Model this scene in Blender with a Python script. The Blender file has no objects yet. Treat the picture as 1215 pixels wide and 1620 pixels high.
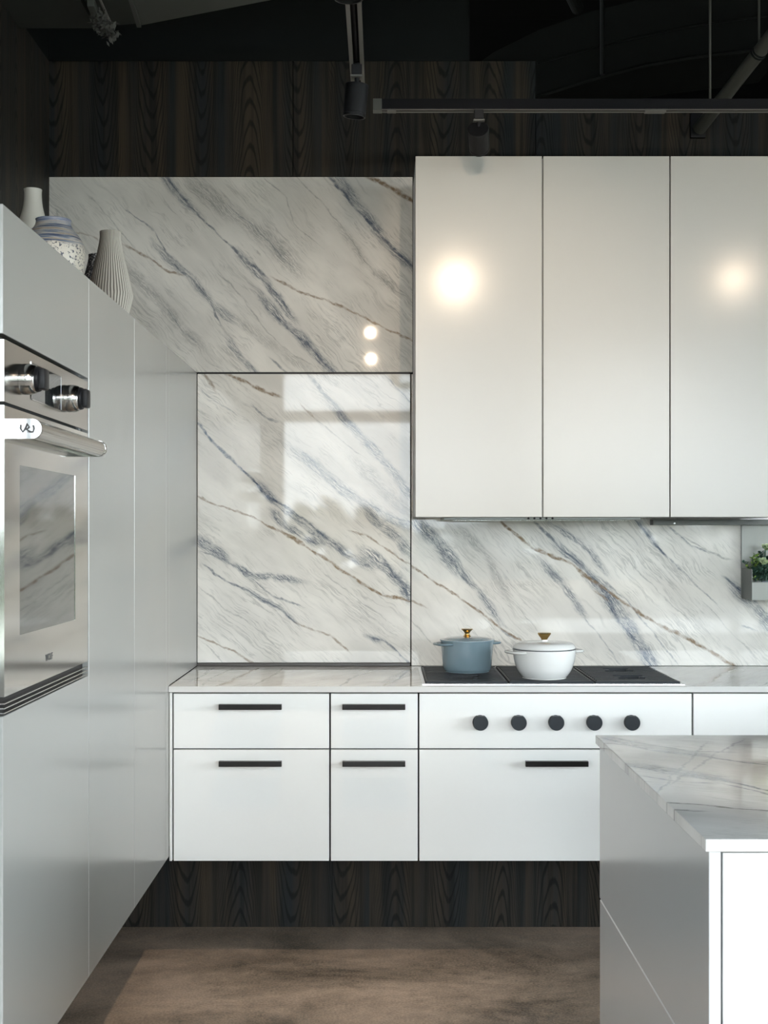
import bpy, bmesh, math, random
from mathutils import Vector, Matrix
random.seed(7)
C = bpy.context.scene
COL = C.collection
PI = math.pi

# ------------------------------------------------------------------ camera
F = 2013.0            # focal length in pixels of the 1215-wide frame
H = 1.432             # camera height
CX, CY = 606.0, 845.0  # principal vanishing point in pixels
cam_d = bpy.data.cameras.new('camera')
cam = bpy.data.objects.new('camera', cam_d)
COL.objects.link(cam)
cam.location = (0, 0, H)
cam.rotation_euler = (PI / 2, 0, 0)
cam_d.sensor_fit = 'HORIZONTAL'
cam_d.sensor_width = 36.0
cam_d.lens = F / 1215.0 * 36.0
cam_d.shift_x = (607.5 - CX) / 1620.0 * (1620.0 / 1215.0)
cam_d.shift_y = (CY - 810.0) / 1215.0
cam_d.clip_start = 0.05
C.camera = cam

# ------------------------------------------------------------------ sky and exposure
world = bpy.data.worlds.new('world')
C.world = world
world.use_nodes = True
bg = world.node_tree.nodes['Background']
bg.inputs['Color'].default_value = (0.87, 0.935, 1.0, 1)
bg.inputs['Strength'].default_value = 15.5
C.view_settings.view_transform = 'Standard'
C.view_settings.look = 'None'
C.view_settings.gamma = 1.0
C.view_settings.use_curve_mapping = False
C.view_settings.exposure = 0.0
C.cycles.max_bounces = 10
C.cycles.diffuse_bounces = 5
C.cycles.glossy_bounces = 5
C.cycles.transparent_max_bounces = 12
C.cycles.caustics_reflective = False
C.cycles.caustics_refractive = False
C.cycles.sample_clamp_indirect = 6.0

LAMP_POWER = 40.0
LAMP_COLOUR = (1.0, 0.79, 0.58)


def px(x, y, Y):
    """a photograph pixel at depth Y -> world point"""
    return Vector(((x - CX) * Y / F, Y, H - (y - CY) * Y / F))


# ------------------------------------------------------------------ object helpers
def tag(o, label=None, cat=None, group=None, kind=None):
    if label: o['label'] = label
    if cat: o['category'] = cat
    if group: o['group'] = group
    if kind: o['kind'] = kind
    return o


def origin_of(o):
    p = Vector((0, 0, 0))
    while o is not None:
        p = p + o.location
        o = o.parent
    return p


def thing(name, loc, label, cat, group=None):
    o = bpy.data.objects.new(name, None)
    o.empty_display_size = 0.05
    COL.objects.link(o)
    o.location = loc
    return tag(o, label, cat, group)


def mk(name, bm, mat, parent=None, loc=None, smooth=False, angle=None):
    """link bm (world coordinates) as ONE mesh object under parent"""
    org = origin_of(parent) if parent is not None else Vector(loc if loc is not None else (0, 0, 0))
    bmesh.ops.translate(bm, verts=bm.verts, vec=-org)
    bmesh.ops.recalc_face_normals(bm, faces=bm.faces)
    me = bpy.data.meshes.new(name)
    if smooth:
        lim = math.radians(angle if angle else 40)
        for f in bm.faces: f.smooth = True
        for e in bm.edges:
            if len(e.link_faces) == 2 and e.calc_face_angle(0) > lim: e.smooth = False
    bm.to_mesh(me)
    bm.free()
    o = bpy.data.objects.new(name, me)
    COL.objects.link(o)
    if mat: me.materials.append(mat)
    if parent is not None: o.parent = parent
    else: o.location = org
    return o


def dup(root, loc, label=None, group=None, rot=None):
    r = root.copy(); COL.objects.link(r); r.location = loc
    if label: r['label'] = label
    if group: r['group'] = group
    if rot: r.rotation_euler = rot
    for ch in list(root.children):
        c = ch.copy(); COL.objects.link(c); c.parent = r
        for g in list(ch.children):
            d = g.copy(); COL.objects.link(d); d.parent = c
    return r


def box(bm, x0, x1, y0, y1, z0, z1, bev=0.0, seg=2):
    m = Matrix.Translation(((x0 + x1) / 2, (y0 + y1) / 2, (z0 + z1) / 2)) @ Matrix.Diagonal((abs(x1 - x0), abs(y1 - y0), abs(z1 - z0), 1))
    t = bmesh.new()
    bmesh.ops.create_cube(t, size=1.0, matrix=m)
    if bev > 0:
        bmesh.ops.bevel(t, geom=list(t.edges), offset=bev, segments=seg, affect='EDGES', profile=0.5)
    merge(bm, t)
    return bm


def merge(bm, t):
    me = bpy.data.meshes.new('tmp')
    t.to_mesh(me); t.free()
    bm.from_mesh(me)
    bpy.data.meshes.remove(me)


def B(x0, x1, y0, y1, z0, z1, bev=0.0, seg=2):
    return box(bmesh.new(), x0, x1, y0, y1, z0, z1, bev, seg)


def lathe(bm, prof, c=(0, 0, 0), n=48, rad=None, axis=None):
    """prof: list of (r, h); revolve about z at c; rad(ang, r, h) may modulate radius"""
    t = bmesh.new()
    rings = []
    for r, h in prof:
        if r < 1e-6:
            rings.append([t.verts.new((0, 0, h))])
        else:
            rings.append([t.verts.new(((rad(2 * PI * k / n, r, h) if rad else r) * math.cos(2 * PI * k / n),
                                       (rad(2 * PI * k / n, r, h) if rad else r) * math.sin(2 * PI * k / n), h)) for k in range(n)])
    for a, b in zip(rings, rings[1:]):
        for k in range(n):
            k2 = (k + 1) % n
            if len(a) == 1 and len(b) == 1: continue
            if len(a) == 1: t.faces.new((a[0], b[k], b[k2]))
            elif len(b) == 1: t.faces.new((a[k], a[k2], b[0]))
            else: t.faces.new((a[k], a[k2], b[k2], b[k]))
    M = Matrix.Translation(Vector(c))
    if axis is not None:
        M = M @ Vector((0, 0, 1)).rotation_difference(Vector(axis).normalized()).to_matrix().to_4x4()
    bmesh.ops.transform(t, matrix=M, verts=t.verts)
    merge(bm, t)
    return bm


def tube(bm, pts, r, n=10, cap=True):
    """round tube along pts; r a number or list"""
    pts = [Vector(p) for p in pts]
    t = bmesh.new()
    rings = []
    up = None
    for i, p in enumerate(pts):
        d = (pts[min(i + 1, len(pts) - 1)] - pts[max(i - 1, 0)]).normalized()
        if up is None or abs(up.dot(d)) > 0.99:
            up = Vector((0, 0, 1)) if abs(d.z) < 0.9 else Vector((0, 1, 0))
        s = d.cross(up).normalized()
        u = s.cross(d).normalized()
        up = u
        rr = r[i] if isinstance(r, (list, tuple)) else r
        rings.append([t.verts.new(p + s * rr * math.cos(2 * PI * k / n) + u * rr * math.sin(2 * PI * k / n)) for k in range(n)])
    for a, b in zip(rings, rings[1:]):
        for k in range(n):
            t.faces.new((a[k], a[(k + 1) % n], b[(k + 1) % n], b[k]))
    if cap:
        t.faces.new(rings[0]); t.faces.new(rings[-1])
    merge(bm, t)
    return bm


def prism(bm, pts, vec):
    """polygon pts (3-D) extruded by vec"""
    t = bmesh.new()
    a = [t.verts.new(Vector(p)) for p in pts]
    b = [t.verts.new(Vector(p) + Vector(vec)) for p in pts]
    n = len(a)
    t.faces.new(a); t.faces.new(b[::-1])
    for k in range(n): t.faces.new((a[k], b[k], b[(k + 1) % n], a[(k + 1) % n]))
    merge(bm, t)
    return bm


def smooth_curve(pts, n=8):
    """Catmull-Rom through profile points"""
    P = [Vector((p[0], p[1], 0)) for p in pts]
    out = []
    for i in range(len(P) - 1):
        p0, p1, p2, p3 = P[max(i - 1, 0)], P[i], P[i + 1], P[min(i + 2, len(P) - 1)]
        for k in range(n):
            t = k / n
            q = 0.5 * ((2 * p1) + (p2 - p0) * t + (2 * p0 - 5 * p1 + 4 * p2 - p3) * t * t + (3 * p1 - p0 - 3 * p2 + p3) * t ** 3)
            out.append((max(q.x, 0), q.y))
    out.append((P[-1].x, P[-1].y))
    return out


# ------------------------------------------------------------------ materials
class NT:
    def __init__(self, name):
        self.m = bpy.data.materials.new(name)
        self.m.use_nodes = True
        self.t = self.m.node_tree
        self.p = self.t.nodes['Principled BSDF']

    def n(self, kind, **kw):
        o = self.t.nodes.new(kind)
        for k, v in kw.items(): setattr(o, k, v)
        return o

    def link(self, a, b): self.t.links.new(a, b)

    def put(self, sock, v):
        if isinstance(v, bpy.types.NodeSocket): self.link(v, sock)
        else: sock.default_value = v

    def math(self, op, a, b=None, c=None, clamp=False):
        o = self.n('ShaderNodeMath', operation=op, use_clamp=clamp)
        self.put(o.inputs[0], a)
        if b is not None: self.put(o.inputs[1], b)
        if c is not None: self.put(o.inputs[2], c)
        return o.outputs[0]

    def vmath(self, op, a, b=None, scale=None):
        o = self.n('ShaderNodeVectorMath', operation=op)
        self.put(o.inputs[0], a)
        if b is not None: self.put(o.inputs[1], b)
        if scale is not None: self.put(o.inputs['Scale'], scale)
        return o.outputs['Value'] if op in ('LENGTH', 'DOT_PRODUCT') else o.outputs[0]

    def noise(self, vec, scale, detail=2.0, rough=0.5, dist=0.0, out='Fac'):
        o = self.n('ShaderNodeTexNoise')
        self.put(o.inputs['Vector'], vec)
        o.inputs['Scale'].default_value = scale
        o.inputs['Detail'].default_value = detail
        o.inputs['Roughness'].default_value = rough
        o.inputs['Distortion'].default_value = dist
        return o.outputs[out]

    def mapping(self, vec, loc=(0, 0, 0), rot=(0, 0, 0), scale=(1, 1, 1), kind='POINT'):
        o = self.n('ShaderNodeMapping', vector_type=kind)
        self.put(o.inputs['Vector'], vec)
        o.inputs['Location'].default_value = loc
        o.inputs['Rotation'].default_value = rot
        o.inputs['Scale'].default_value = scale
        return o.outputs[0]

    def range(self, v, a, b, c=0.0, d=1.0, smooth=True):
        o = self.n('ShaderNodeMapRange')
        if smooth: o.interpolation_type = 'SMOOTHSTEP'
        self.put(o.inputs['Value'], v)
        o.inputs['From Min'].default_value = a; o.inputs['From Max'].default_value = b
        o.inputs['To Min'].default_value = c; o.inputs['To Max'].default_value = d
        return o.outputs['Result']

    def mix(self, fac, a, b, blend='MIX'):
        o = self.n('ShaderNodeMix', data_type='RGBA', blend_type=blend)
        self.put(o.inputs['Factor'], fac)
        A = [s for s in o.inputs if s.name == 'A' and s.type == 'RGBA'][0]
        Bs = [s for s in o.inputs if s.name == 'B' and s.type == 'RGBA'][0]
        for s, v in ((A, a), (Bs, b)):
            if isinstance(v, bpy.types.NodeSocket): self.link(v, s)
            else: s.default_value = (*v[:3], 1)
        return [s for s in o.outputs if s.type == 'RGBA'][0]

    def ramp(self, fac, stops):
        o = self.n('ShaderNodeValToRGB')
        self.put(o.inputs['Fac'], fac)
        e = o.color_ramp.elements
        while len(e) < len(stops): e.new(0.5)
        for el, (p, c) in zip(e, stops): el.position = p; el.color = (*c, 1)
        return o.outputs['Color']

    def bump(self, h, strength=0.2, dist=0.01):
        o = self.n('ShaderNodeBump')
        o.inputs['Strength'].default_value = strength
        o.inputs['Distance'].default_value = dist
        self.put(o.inputs['Height'], h)
        self.link(o.outputs['Normal'], self.p.inputs['Normal'])

    def pos(self): return self.n('ShaderNodeNewGeometry').outputs['Position']
    def obj(self): return self.n('ShaderNodeTexCoord').outputs['Object']


def srgb(r, g, b):
    return tuple((v / 255 / 12.92) if v / 255 <= 0.04045 else ((v / 255 + 0.055) / 1.055) ** 2.4 for v in (r, g, b))


def plain(name, col, rough=0.5, metal=0.0, ior=1.5, var=0.04, vscale=6.0, coat=0.0, brushed=None, spec=0.5):
    N = NT(name)
    p = N.p
    pos = N.pos()
    f = N.noise(pos, vscale, 3.0)
    c2 = tuple(min(1, c * (1 + var)) for c in col); c1 = tuple(c * (1 - var) for c in col)
    N.put(p.inputs['Base Color'], N.mix(f, c1, c2))
    p.inputs['Roughness'].default_value = rough
    p.inputs['Metallic'].default_value = metal
    p.inputs['IOR'].default_value = ior
    p.inputs['Specular IOR Level'].default_value = spec
    if coat: p.inputs['Coat Weight'].default_value = coat; p.inputs['Coat Roughness'].default_value = 0.05
    if brushed:
        g = N.noise(N.mapping(pos, scale=brushed), 1.0, 3.0)
        N.put(p.inputs['Roughness'], N.range(g, 0.3, 0.7, rough * 0.8, rough * 1.25))
    return N.m


M = {}
M['lacquer'] = plain('white_satin_lacquer', (0.86, 0.855, 0.83), 0.18, var=0.005, spec=.2)
M['dimmed_warm_lacquer'] = plain('dimmed_warm_white_lacquer', (0.545, 0.525, 0.487), 0.18, var=0.005, spec=.32)  # same white lacquer, its colour darkened and warmed for the wall cabinets' light
M['grey_lacquer'] = plain('silver_grey_lacquer', (0.345, 0.345, 0.33), 0.20, var=0.01, spec=1.0)
M['island_lacquer'] = plain('lightened_grey_lacquer', (0.66, 0.67, 0.67), 0.16, var=0.005, spec=.9)  # the tall cabinets' grey, lightened in colour to offset weak light on the island side
M['island_dimmed_white'] = plain('island_dimmed_white_lacquer', (0.66, 0.66, 0.655), 0.2, var=0.005, spec=.3)  # same white lacquer, its colour darkened against the strong light on the island front
M['carcass'] = plain('dark_carcass', (0.035, 0.04, 0.042), 0.5)
M['grey_carcass'] = plain('grey_carcass', (0.55, 0.57, 0.58), 0.4)
M['black'] = plain('matt_black', (0.010, 0.010, 0.012), 0.45, spec=.3)
M['dark_handle'] = plain('dark_bronze_metal', (0.035, 0.033, 0.032), 0.22, 0.6)
M['grate'] = plain('cast_iron', (0.022, 0.026, 0.031), 0.5, spec=.3)
M['steel'] = plain('brushed_steel', (0.60, 0.592, 0.575), 0.17, 1.0)
M['bright_steel'] = plain('polished_steel', (0.45, 0.45, 0.445), 0.12, 1.0)
M['mirror_steel'] = plain('mirror_steel', (0.42, 0.42, 0.415), 0.04, 1.0)
M['brass'] = plain('brass', (0.55, 0.36, 0.13), 0.25, 1.0)
M['blue_enamel'] = plain('blue_grey_enamel', (0.20, 0.28, 0.325), 0.12, coat=0.5)
M['white_enamel'] = plain('white_enamel', (0.80, 0.80, 0.78), 0.10, coat=0.5)
M['dark_rim'] = plain('dark_enamel_rim', (0.03, 0.035, 0.04), 0.3)
M['black_glass'] = plain('black_glass', (0.012, 0.014, 0.014), 0.02, ior=1.9)
M['mirror_glass'] = plain('dark_oven_glass', (0.20, 0.205, 0.20), 0.03, 0.85, var=0.01)
M['taupe_metal'] = plain('taupe_metal', (0.25, 0.255, 0.235), 0.42, 0.3, var=0.02)
M['dark_taupe'] = plain('dark_taupe_metal', (0.10, 0.105, 0.098), 0.4, 0.4)
M['black_paint'] = plain('black_paint', (0.010, 0.012, 0.012), 0.7, spec=.15)
M['void_paint'] = plain('ceiling_black', (0.003, 0.003, 0.003), 0.8, spec=.1)
M['duct_paint'] = plain('dark_grey_paint', (0.0115, 0.0128, 0.0123), 0.7, spec=.15)
M['grey_panel'] = plain('grey_ceiling_panel', (0.040, 0.044, 0.040), 0.7, spec=.2, var=0.1, vscale=1.5)
M['grey_panel_light'] = plain('light_grey_ceiling_panel', (0.085, 0.09, 0.083), 0.7, spec=.2, var=0.1, vscale=1.5)
M['pipe_paint'] = plain('grey_pipe_paint', (0.075, 0.074, 0.064), 0.6, spec=.3)
M['rail_grey'] = plain('track_aluminium', (0.13, 0.125, 0.115), 0.5, 0.2)
M['track_black'] = plain('track_black', (0.008, 0.008, 0.010), 0.7, spec=.15)
M['plaster'] = plain('pale_plaster', (0.55, 0.545, 0.53), 0.8)
M['frame'] = plain('window_frame_paint', (0.30, 0.30, 0.29), 0.5)
M['cream_vase'] = plain('cream_ceramic', (0.42, 0.41, 0.365), 0.5)
M['stone'] = plain('grey_pebble', (0.20, 0.23, 0.26), 0.8, var=0.3, vscale=150)
M['fibre'] = plain('grey_fibre', (0.075, 0.075, 0.068), 0.9, var=0.4, vscale=60)
M['pavement'] = plain('pale_pavement', (.24, .245, .21), 0.8)
M['bark'] = plain('bark', (0.07, 0.055, 0.04), 0.9)
M['logo'] = plain('grey_print', (0.10, 0.10, 0.10), 0.5)


def foliage(name, c1, c2, rough=0.5):
    N = NT(name)
    f = N.noise(N.obj(), 90.0, 2.0)
    N.put(N.p.inputs['Base Color'], N.ramp(f, [(0.35, c1), (0.65, c2)]))
    N.p.inputs['Roughness'].default_value = rough
    return N.m


M['leaf_bright'] = foliage('bright_leaf', (0.10, 0.22, 0.03), (0.30, 0.42, 0.08))
M['leaf_dark'] = foliage('dark_leaf', (0.015, 0.045, 0.03), (0.05, 0.11, 0.075))
M['leaf_pale'] = foliage('pale_rosette', (0.22, 0.34, 0.20), (0.55, 0.60, 0.36))
M['tree_leaf'] = foliage('tree_leaf', (0.05, 0.075, 0.03), (0.10, 0.13, 0.055))


def wood_mat(name, axis='X', seed=0.0):
    """dark walnut veneer, grain vertical, cathedral figures repeating sideways"""
    N = NT(name)
    sep = N.n('ShaderNodeSeparateXYZ'); N.link(N.pos(), sep.inputs[0])
    s = sep.outputs[axis]; z = sep.outputs['Z']
    # veneer leaves about 0.2 m wide, each shifted in height
    leafw = 0.19
    sc = N.math('DIVIDE', N.math('ADD', s, 20.0 + seed), leafw)
    idx = N.math('FLOOR', sc)
    fr = N.math('SUBTRACT', N.math('FRACT', sc), 0.5)
    wn = N.n('ShaderNodeTexWhiteNoise', noise_dimensions='1D'); N.link(idx, wn.inputs['W'])
    off = N.math('MULTIPLY', wn.outputs['Value'], 2.2)
    zz = N.math('ADD', z, off)
    zf = N.math('SUBTRACT', N.math('FRACT', N.math('DIVIDE', zz, 1.1)), 0.5)
    comb = N.n('ShaderNodeCombineXYZ')
    N.link(fr, comb.inputs[0]); N.link(N.math('MULTIPLY', zf, 0.95), comb.inputs[1]); N.link(idx, comb.inputs[2])
    lowc = N.n('ShaderNodeCombineXYZ')
    N.link(N.math('MULTIPLY', s, 9.0), lowc.inputs[0]); N.link(N.math('MULTIPLY', z, 1.6), lowc.inputs[1]); N.link(idx, lowc.inputs[2])
    warp = N.noise(lowc.outputs[0], 1.0, 2.0)
    sep2 = N.n('ShaderNodeSeparateXYZ'); N.link(comb.outputs[0], sep2.inputs[0])
    r = N.math('ADD', N.math('ABSOLUTE', N.math('MULTIPLY', sep2.outputs[0], 1.0)), N.math('MULTIPLY', N.math('POWER', N.math('ABSOLUTE', sep2.outputs[1]), 1.5), 0.55))
    r = N.math('ADD', r, N.math('MULTIPLY', warp, 0.30))
    g0 = N.n('ShaderNodeCombineXYZ')
    N.link(N.math('MULTIPLY', s, 30.0), g0.inputs[0]); N.link(N.math('MULTIPLY', z, 3.0), g0.inputs[1])
    grain0 = N.noise(g0.outputs[0], 1.0, 3.0)
    frw = N.math('ADD', fr, N.math('MULTIPLY', N.math('SUBTRACT', warp, 0.5), 0.35))
    sgn = N.math('SUBTRACT', N.math('MULTIPLY', N.math('GREATER_THAN', wn.outputs['Value'], 0.45), 2.0), 1.0)
    f = N.math('ADD', N.math('DIVIDE', zz, 0.085), N.math('MULTIPLY', N.math('MULTIPLY', N.math('MULTIPLY', frw, frw), sgn), 40.0))
    ring = N.math('SINE', N.math('ADD', N.math('MULTIPLY', f, 6.2832), N.math('MULTIPLY', grain0, 5.0)))
    ring = N.range(ring, -1.0, 1.0, 0.0, 1.0, False)
    # straight grain
    gc = N.n('ShaderNodeCombineXYZ')
    N.link(N.math('MULTIPLY', s, 42.0), gc.inputs[0]); N.link(N.math('MULTIPLY', z, 1.1), gc.inputs[1])
    grain = N.noise(gc.outputs[0], 1.0, 4.0, 0.6, 0.3)
    fc = N.n('ShaderNodeCombineXYZ')
    N.link(N.math('MULTIPLY', s, 300.0), fc.inputs[0]); N.link(N.math('MULTIPLY', z, 7.0), fc.inputs[1])
    fine = N.noise(fc.outputs[0], 1.0, 3.0)
    tc = N.n('ShaderNodeCombineXYZ')
    N.link(N.math('MULTIPLY', s, 13.0), tc.inputs[0]); N.link(N.math('MULTIPLY', z, 0.5), tc.inputs[1]); N.link(idx, tc.inputs[2])
    tone = N.noise(tc.outputs[0], 1.0, 3.0, 0.6)
    col = N.ramp(tone, [(0.36, (0.022, 0.025, 0.026)), (0.50, (0.034, 0.030, 0.025)), (0.66, (0.054, 0.042, 0.029))])
    col = N.mix(N.range(grain, 0.36, 0.56, 0.6, 0.0), col, (0.010, 0.010, 0.010))
    edge = N.range(N.math('ABSOLUTE', frw), 0.22, 0.42, 1.0, 0.25)
    col = N.mix(N.math('MULTIPLY', edge, N.range(ring, 0.66, 0.99, 0.0, 0.72)), col, (0.006, 0.006, 0.007))
    col = N.mix(N.range(fine, 0.50, 0.80, 0.0, 0.22), col, (0.060, 0.048, 0.036))
    N.put(N.p.inputs['Base Color'], col)
    N.p.inputs['Roughness'].default_value = 0.5
    N.p.inputs['Specular IOR Level'].default_value = 0.10
    N.bump(fine, 0.05, 0.002)
    return N.m


M['wood_x'] = wood_mat('dark_walnut_veneer', 'X')
M['wood_y'] = wood_mat('dark_walnut_veneer_side', 'Y', 3.3)

BLUE = srgb(72, 84, 102)
GREY = srgb(128, 128, 126)
BROWN = srgb(128, 106, 82)


def last_vec(N, v):
    c = N.n('ShaderNodeCombineXYZ'); N.link(v, c.inputs[0])
    return c.outputs[0]


def marble(name, plane, veins, angle, base=(0.80, 0.77, 0.715), warp=1.0, ior=1.41):
    """veins: list of (colour key, strength, half width m, [(a,b), ...]) in slab coordinates"""
    N = NT(name)
    sep = N.n('ShaderNodeSeparateXYZ'); N.link(N.pos(), sep.inputs[0])
    comb = N.n('ShaderNodeCombineXYZ')
    N.link(sep.outputs['X'], comb.inputs[0])
    N.link(sep.outputs['Z' if plane == 'XZ' else 'Y'], comb.inputs[1])
    P = comb.outputs[0]
    # streak coordinates: u along the bedding, v across it
    st = N.mapping(P, rot=(0, 0, angle), kind='TEXTURE')

    def w(vec, scale, amp, det=2.0):
        c = N.noise(vec, scale, det, out='Color')
        c = N.vmath('SUBTRACT', c, (0.5, 0.5, 0.5))
        return N.vmath('MULTIPLY', c, (amp, amp, 0))
    stn = N.mapping(st, scale=(0.45, 1, 1))
    W = N.vmath('ADD', w(P, 5.0, 0.030 * warp), w(stn, 24.0, 0.024 * warp, 3.0))
    W = N.vmath('ADD', W, w(stn, 80.0, 0.0125 * warp, 4.0))
    Q = N.vmath('ADD', P, W)
    # fibres
    jig = N.vmath('ADD', st, w(P, 9.0, 0.040, 2.0))
    fib = N.noise(N.mapping(jig, scale=(9.0, 105.0, 1)), 1.0, 5.0, 0.66)
    fib = N.range(N.math('ABSOLUTE', N.math('SUBTRACT', fib, 0.5)), 0.0, 0.050, 1.0, 0.0)
    fib2 = N.noise(N.mapping(jig, loc=(5.2, 3.1, 0), scale=(17.0, 210.0, 1)), 1.0, 4.0, 0.68)
    fib2 = N.range(N.math('ABSOLUTE', N.math('SUBTRACT', fib2, 0.5)), 0.0, 0.055, 0.85, 0.0)
    F_ = N.math('MAXIMUM', fib, fib2)
    brk = N.range(N.noise(P, 45.0, 4.0, 0.65), 0.36, 0.58, 0.50, 1.0)
    acc = {'line': {}, 'band': {}}
    rv = random.Random(len(veins))
    extra = []
    for key, strength, hw, pts in veins:        # dark threads running inside each feathered band
        if key == 'B':
            for off in (-.4, .35):
                th = [(a + rv.gauss(0, hw * .12), b + rv.gauss(0, hw * .12)) for a, b in pts]
                dx, dy = pts[-1][0] - pts[0][0], pts[-1][1] - pts[0][1]
                L = math.hypot(dx, dy)
                t0 = rv.uniform(0, .12)
                q = [(a - dy / L * hw * off, b + dx / L * hw * off) for a, b in th]
                extra.append(('b', rv.uniform(.28, .52), rv.uniform(.0024, .0040), q if rv.random() > .3 or len(q) < 3 else q[:-1]))
    count = 0
    for key, strength, hw, pts in list(veins) + extra:
        kind = 'band' if key.isupper() else 'line'
        k = key.lower()
        for (a, b), (c, d) in zip(pts, pts[1:]):
            L = math.hypot(c - a, d - b)
            count += 1
            if count % 14 == 0:      # evaluate the veins in batches (keeps the shader stack small)
                Q = N.vmath('ADD', Q, N.vmath('SCALE', last_vec(N, al), scale=1e-7))
            m = N.mapping(Q, loc=((a + c) / 2, (b + d) / 2, 0), rot=(0, 0, math.atan2(d - b, c - a)),
                          scale=(L * (0.5 + .25) + hw, hw, 1), kind='TEXTURE')
            ln = N.vmath('LENGTH', m)
            al = N.range(ln, 1.0, 0.30 if kind == 'line' else 0.2, 0.0, strength * (1.0 if kind == 'line' else 0.8))
            acc[kind][k] = al if k not in acc[kind] else N.math('MAXIMUM', acc[kind][k], al)
            al = acc[kind][k]
    # ground: clouds, soft streaks
    cl = N.noise(N.mapping(st, scale=(2.2, 6.0, 1)), 1.0, 4.0, 0.55, 0.4)
    dark = tuple(c * 0.80 for c in base)
    col = N.mix(N.range(cl, 0.35, 0.72), dark, base)
    sk = N.noise(N.mapping(N.vmath('ADD', st, w(P, 9.0, 0.05)), scale=(2.6, 34.0, 1)), 1.0, 5.0, 0.6)
    skm = N.range(N.noise(P, 3.2, 2.0), 0.40, 0.66)
    thin = N.range(N.math('ABSOLUTE', N.math('SUBTRACT', sk, 0.5)), 0.0, 0.030, 0.42, 0.0)
    col = N.mix(N.math('MULTIPLY', thin, skm), col, GREY)
    sk2 = N.noise(N.mapping(jig, loc=(1.7, 8.1, 0), scale=(4.5, 85.0, 1)), 1.0, 4.0, 0.6)
    thin2 = N.range(N.math('ABSOLUTE', N.math('SUBTRACT', sk2, 0.5)), 0.0, 0.028, 0.40, 0.0)
    col = N.mix(N.math('MULTIPLY', thin2, N.range(N.noise(P, 6.0, 2.0), 0.46, 0.66)), col, GREY)
    soft = N.range(sk, 0.58, 0.80, 0.0, 0.35)
    col = N.mix(soft, col, GREY)
    for k, c in (('g', GREY), ('b', BLUE), ('n', BROWN)):
        if k in acc['band']:
            a = acc['band'][k]
            col = N.mix(N.math('MULTIPLY', a, 0.10), col, c)
            col = N.mix(N.math('MULTIPLY', a, F_, clamp=True), col, c)
    for k, c in (('g', GREY), ('b', BLUE), ('n', BROWN)):
        if k in acc['line']:
            col = N.mix(N.math('MULTIPLY', acc['line'][k], brk, clamp=True), col, c)
    N.put(N.p.inputs['Base Color'], col)
    N.p.inputs['Roughness'].default_value = 0.035
    N.p.inputs['IOR'].default_value = ior
    return N.m


YB = 4.98            # face of the stone on the back wall


def wallpts(ox, oy, sc, pts):
    out = []
    for X, Y in pts:
        p = px(ox + X / sc, oy + Y / sc, YB)
        out.append((p.x, p.z))
    return out


def planepts(ox, oy, sc, z, pts):
    out = []
    for X, Y in pts:
        d = F * (H - z) / (oy + Y / sc - CY)
        out.append(((ox + X / sc - CX) * d / F, d))
    return out


U = lambda *p: wallpts(70, 270, 2.025, p)
upper_veins = [
    ('b', .75, .007, U((395, 20), (430, 75), (490, 130), (560, 210), (640, 285), (720, 350))),
    ('B', 1.0, .030, U((380, 15), (430, 85), (490, 130))),
    ('B', 1.1, .026, U((620, 265), (700, 350), (800, 470))),
    ('b', .7, .008, U((690, 350), (760, 410), (795, 465))),
    ('B', 1.1, .030, U((690, 400), (790, 500), (860, 570), (930, 650))),
    ('b', .75, .007, U((740, 455), (800, 520), (860, 570), (925, 645))),
    ('b', .65, .005, U((255, 115), (350, 195), (400, 285), (470, 345), (530, 420), (570, 495))),
    ('B', .8, .026, U((360, 250), (470, 345), (540, 430), (610, 480))),
    ('b', .85, .009, U((910, 22), (1000, 120), (1080, 210), (1190, 322))),
    ('B', 1.0, .034, U((930, 20), (1010, 110), (1100, 240), (1190, 320))),
    ('G', .9, .050, U((470, 30), (640, 170), (720, 230), (810, 320))),
    ('b', .45, .004, U((600, 120), (700, 215), (800, 310))),
    ('G', .8, .040, U((270, 320), (380, 430), (440, 510), (505, 570))),
    ('b', .35, .004, U((380, 430), (440, 510), (500, 565))),
    ('n', .95, .015, U((1035, 22), (1110, 48), (1150, 75), (1190, 102))),
    ('n', .8, .007, U((735, 345), (800, 375), (900, 410), (1000, 460), (1090, 505), (1190, 556))),
    ('n', .75, .008, U((265, 243), (340, 285), (385, 315), (440, 332))),
    ('n', .5, .005, U((90, 195), (160, 215), (180, 228))),
    ('B', .9, .022, U((590, 545), (640, 610), (680, 650))),
    ('b', .6, .007, U((725, 605), (775, 648))),
    ('g', .5, .004, U((700, 20), (770, 85), (800, 165), (880, 240))),
    ('g', .5, .004, U((810, 25), (900, 110), (960, 190), (1060, 330), (1130, 390))),
    ('G', .7, .030, U((940, 170), (1050, 320), (1150, 400))),
    ('g', .45, .004, U((140, 75), (210, 150), (290, 250))),
    ('g', .5, .004, U((560, 330), (640, 410), (760, 560), (860, 620))),
    ('G', .6, .035, U((620, 470), (760, 580), (850, 640))),
]
Lw = lambda *p: wallpts(300, 580, 3.284, p)
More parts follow.
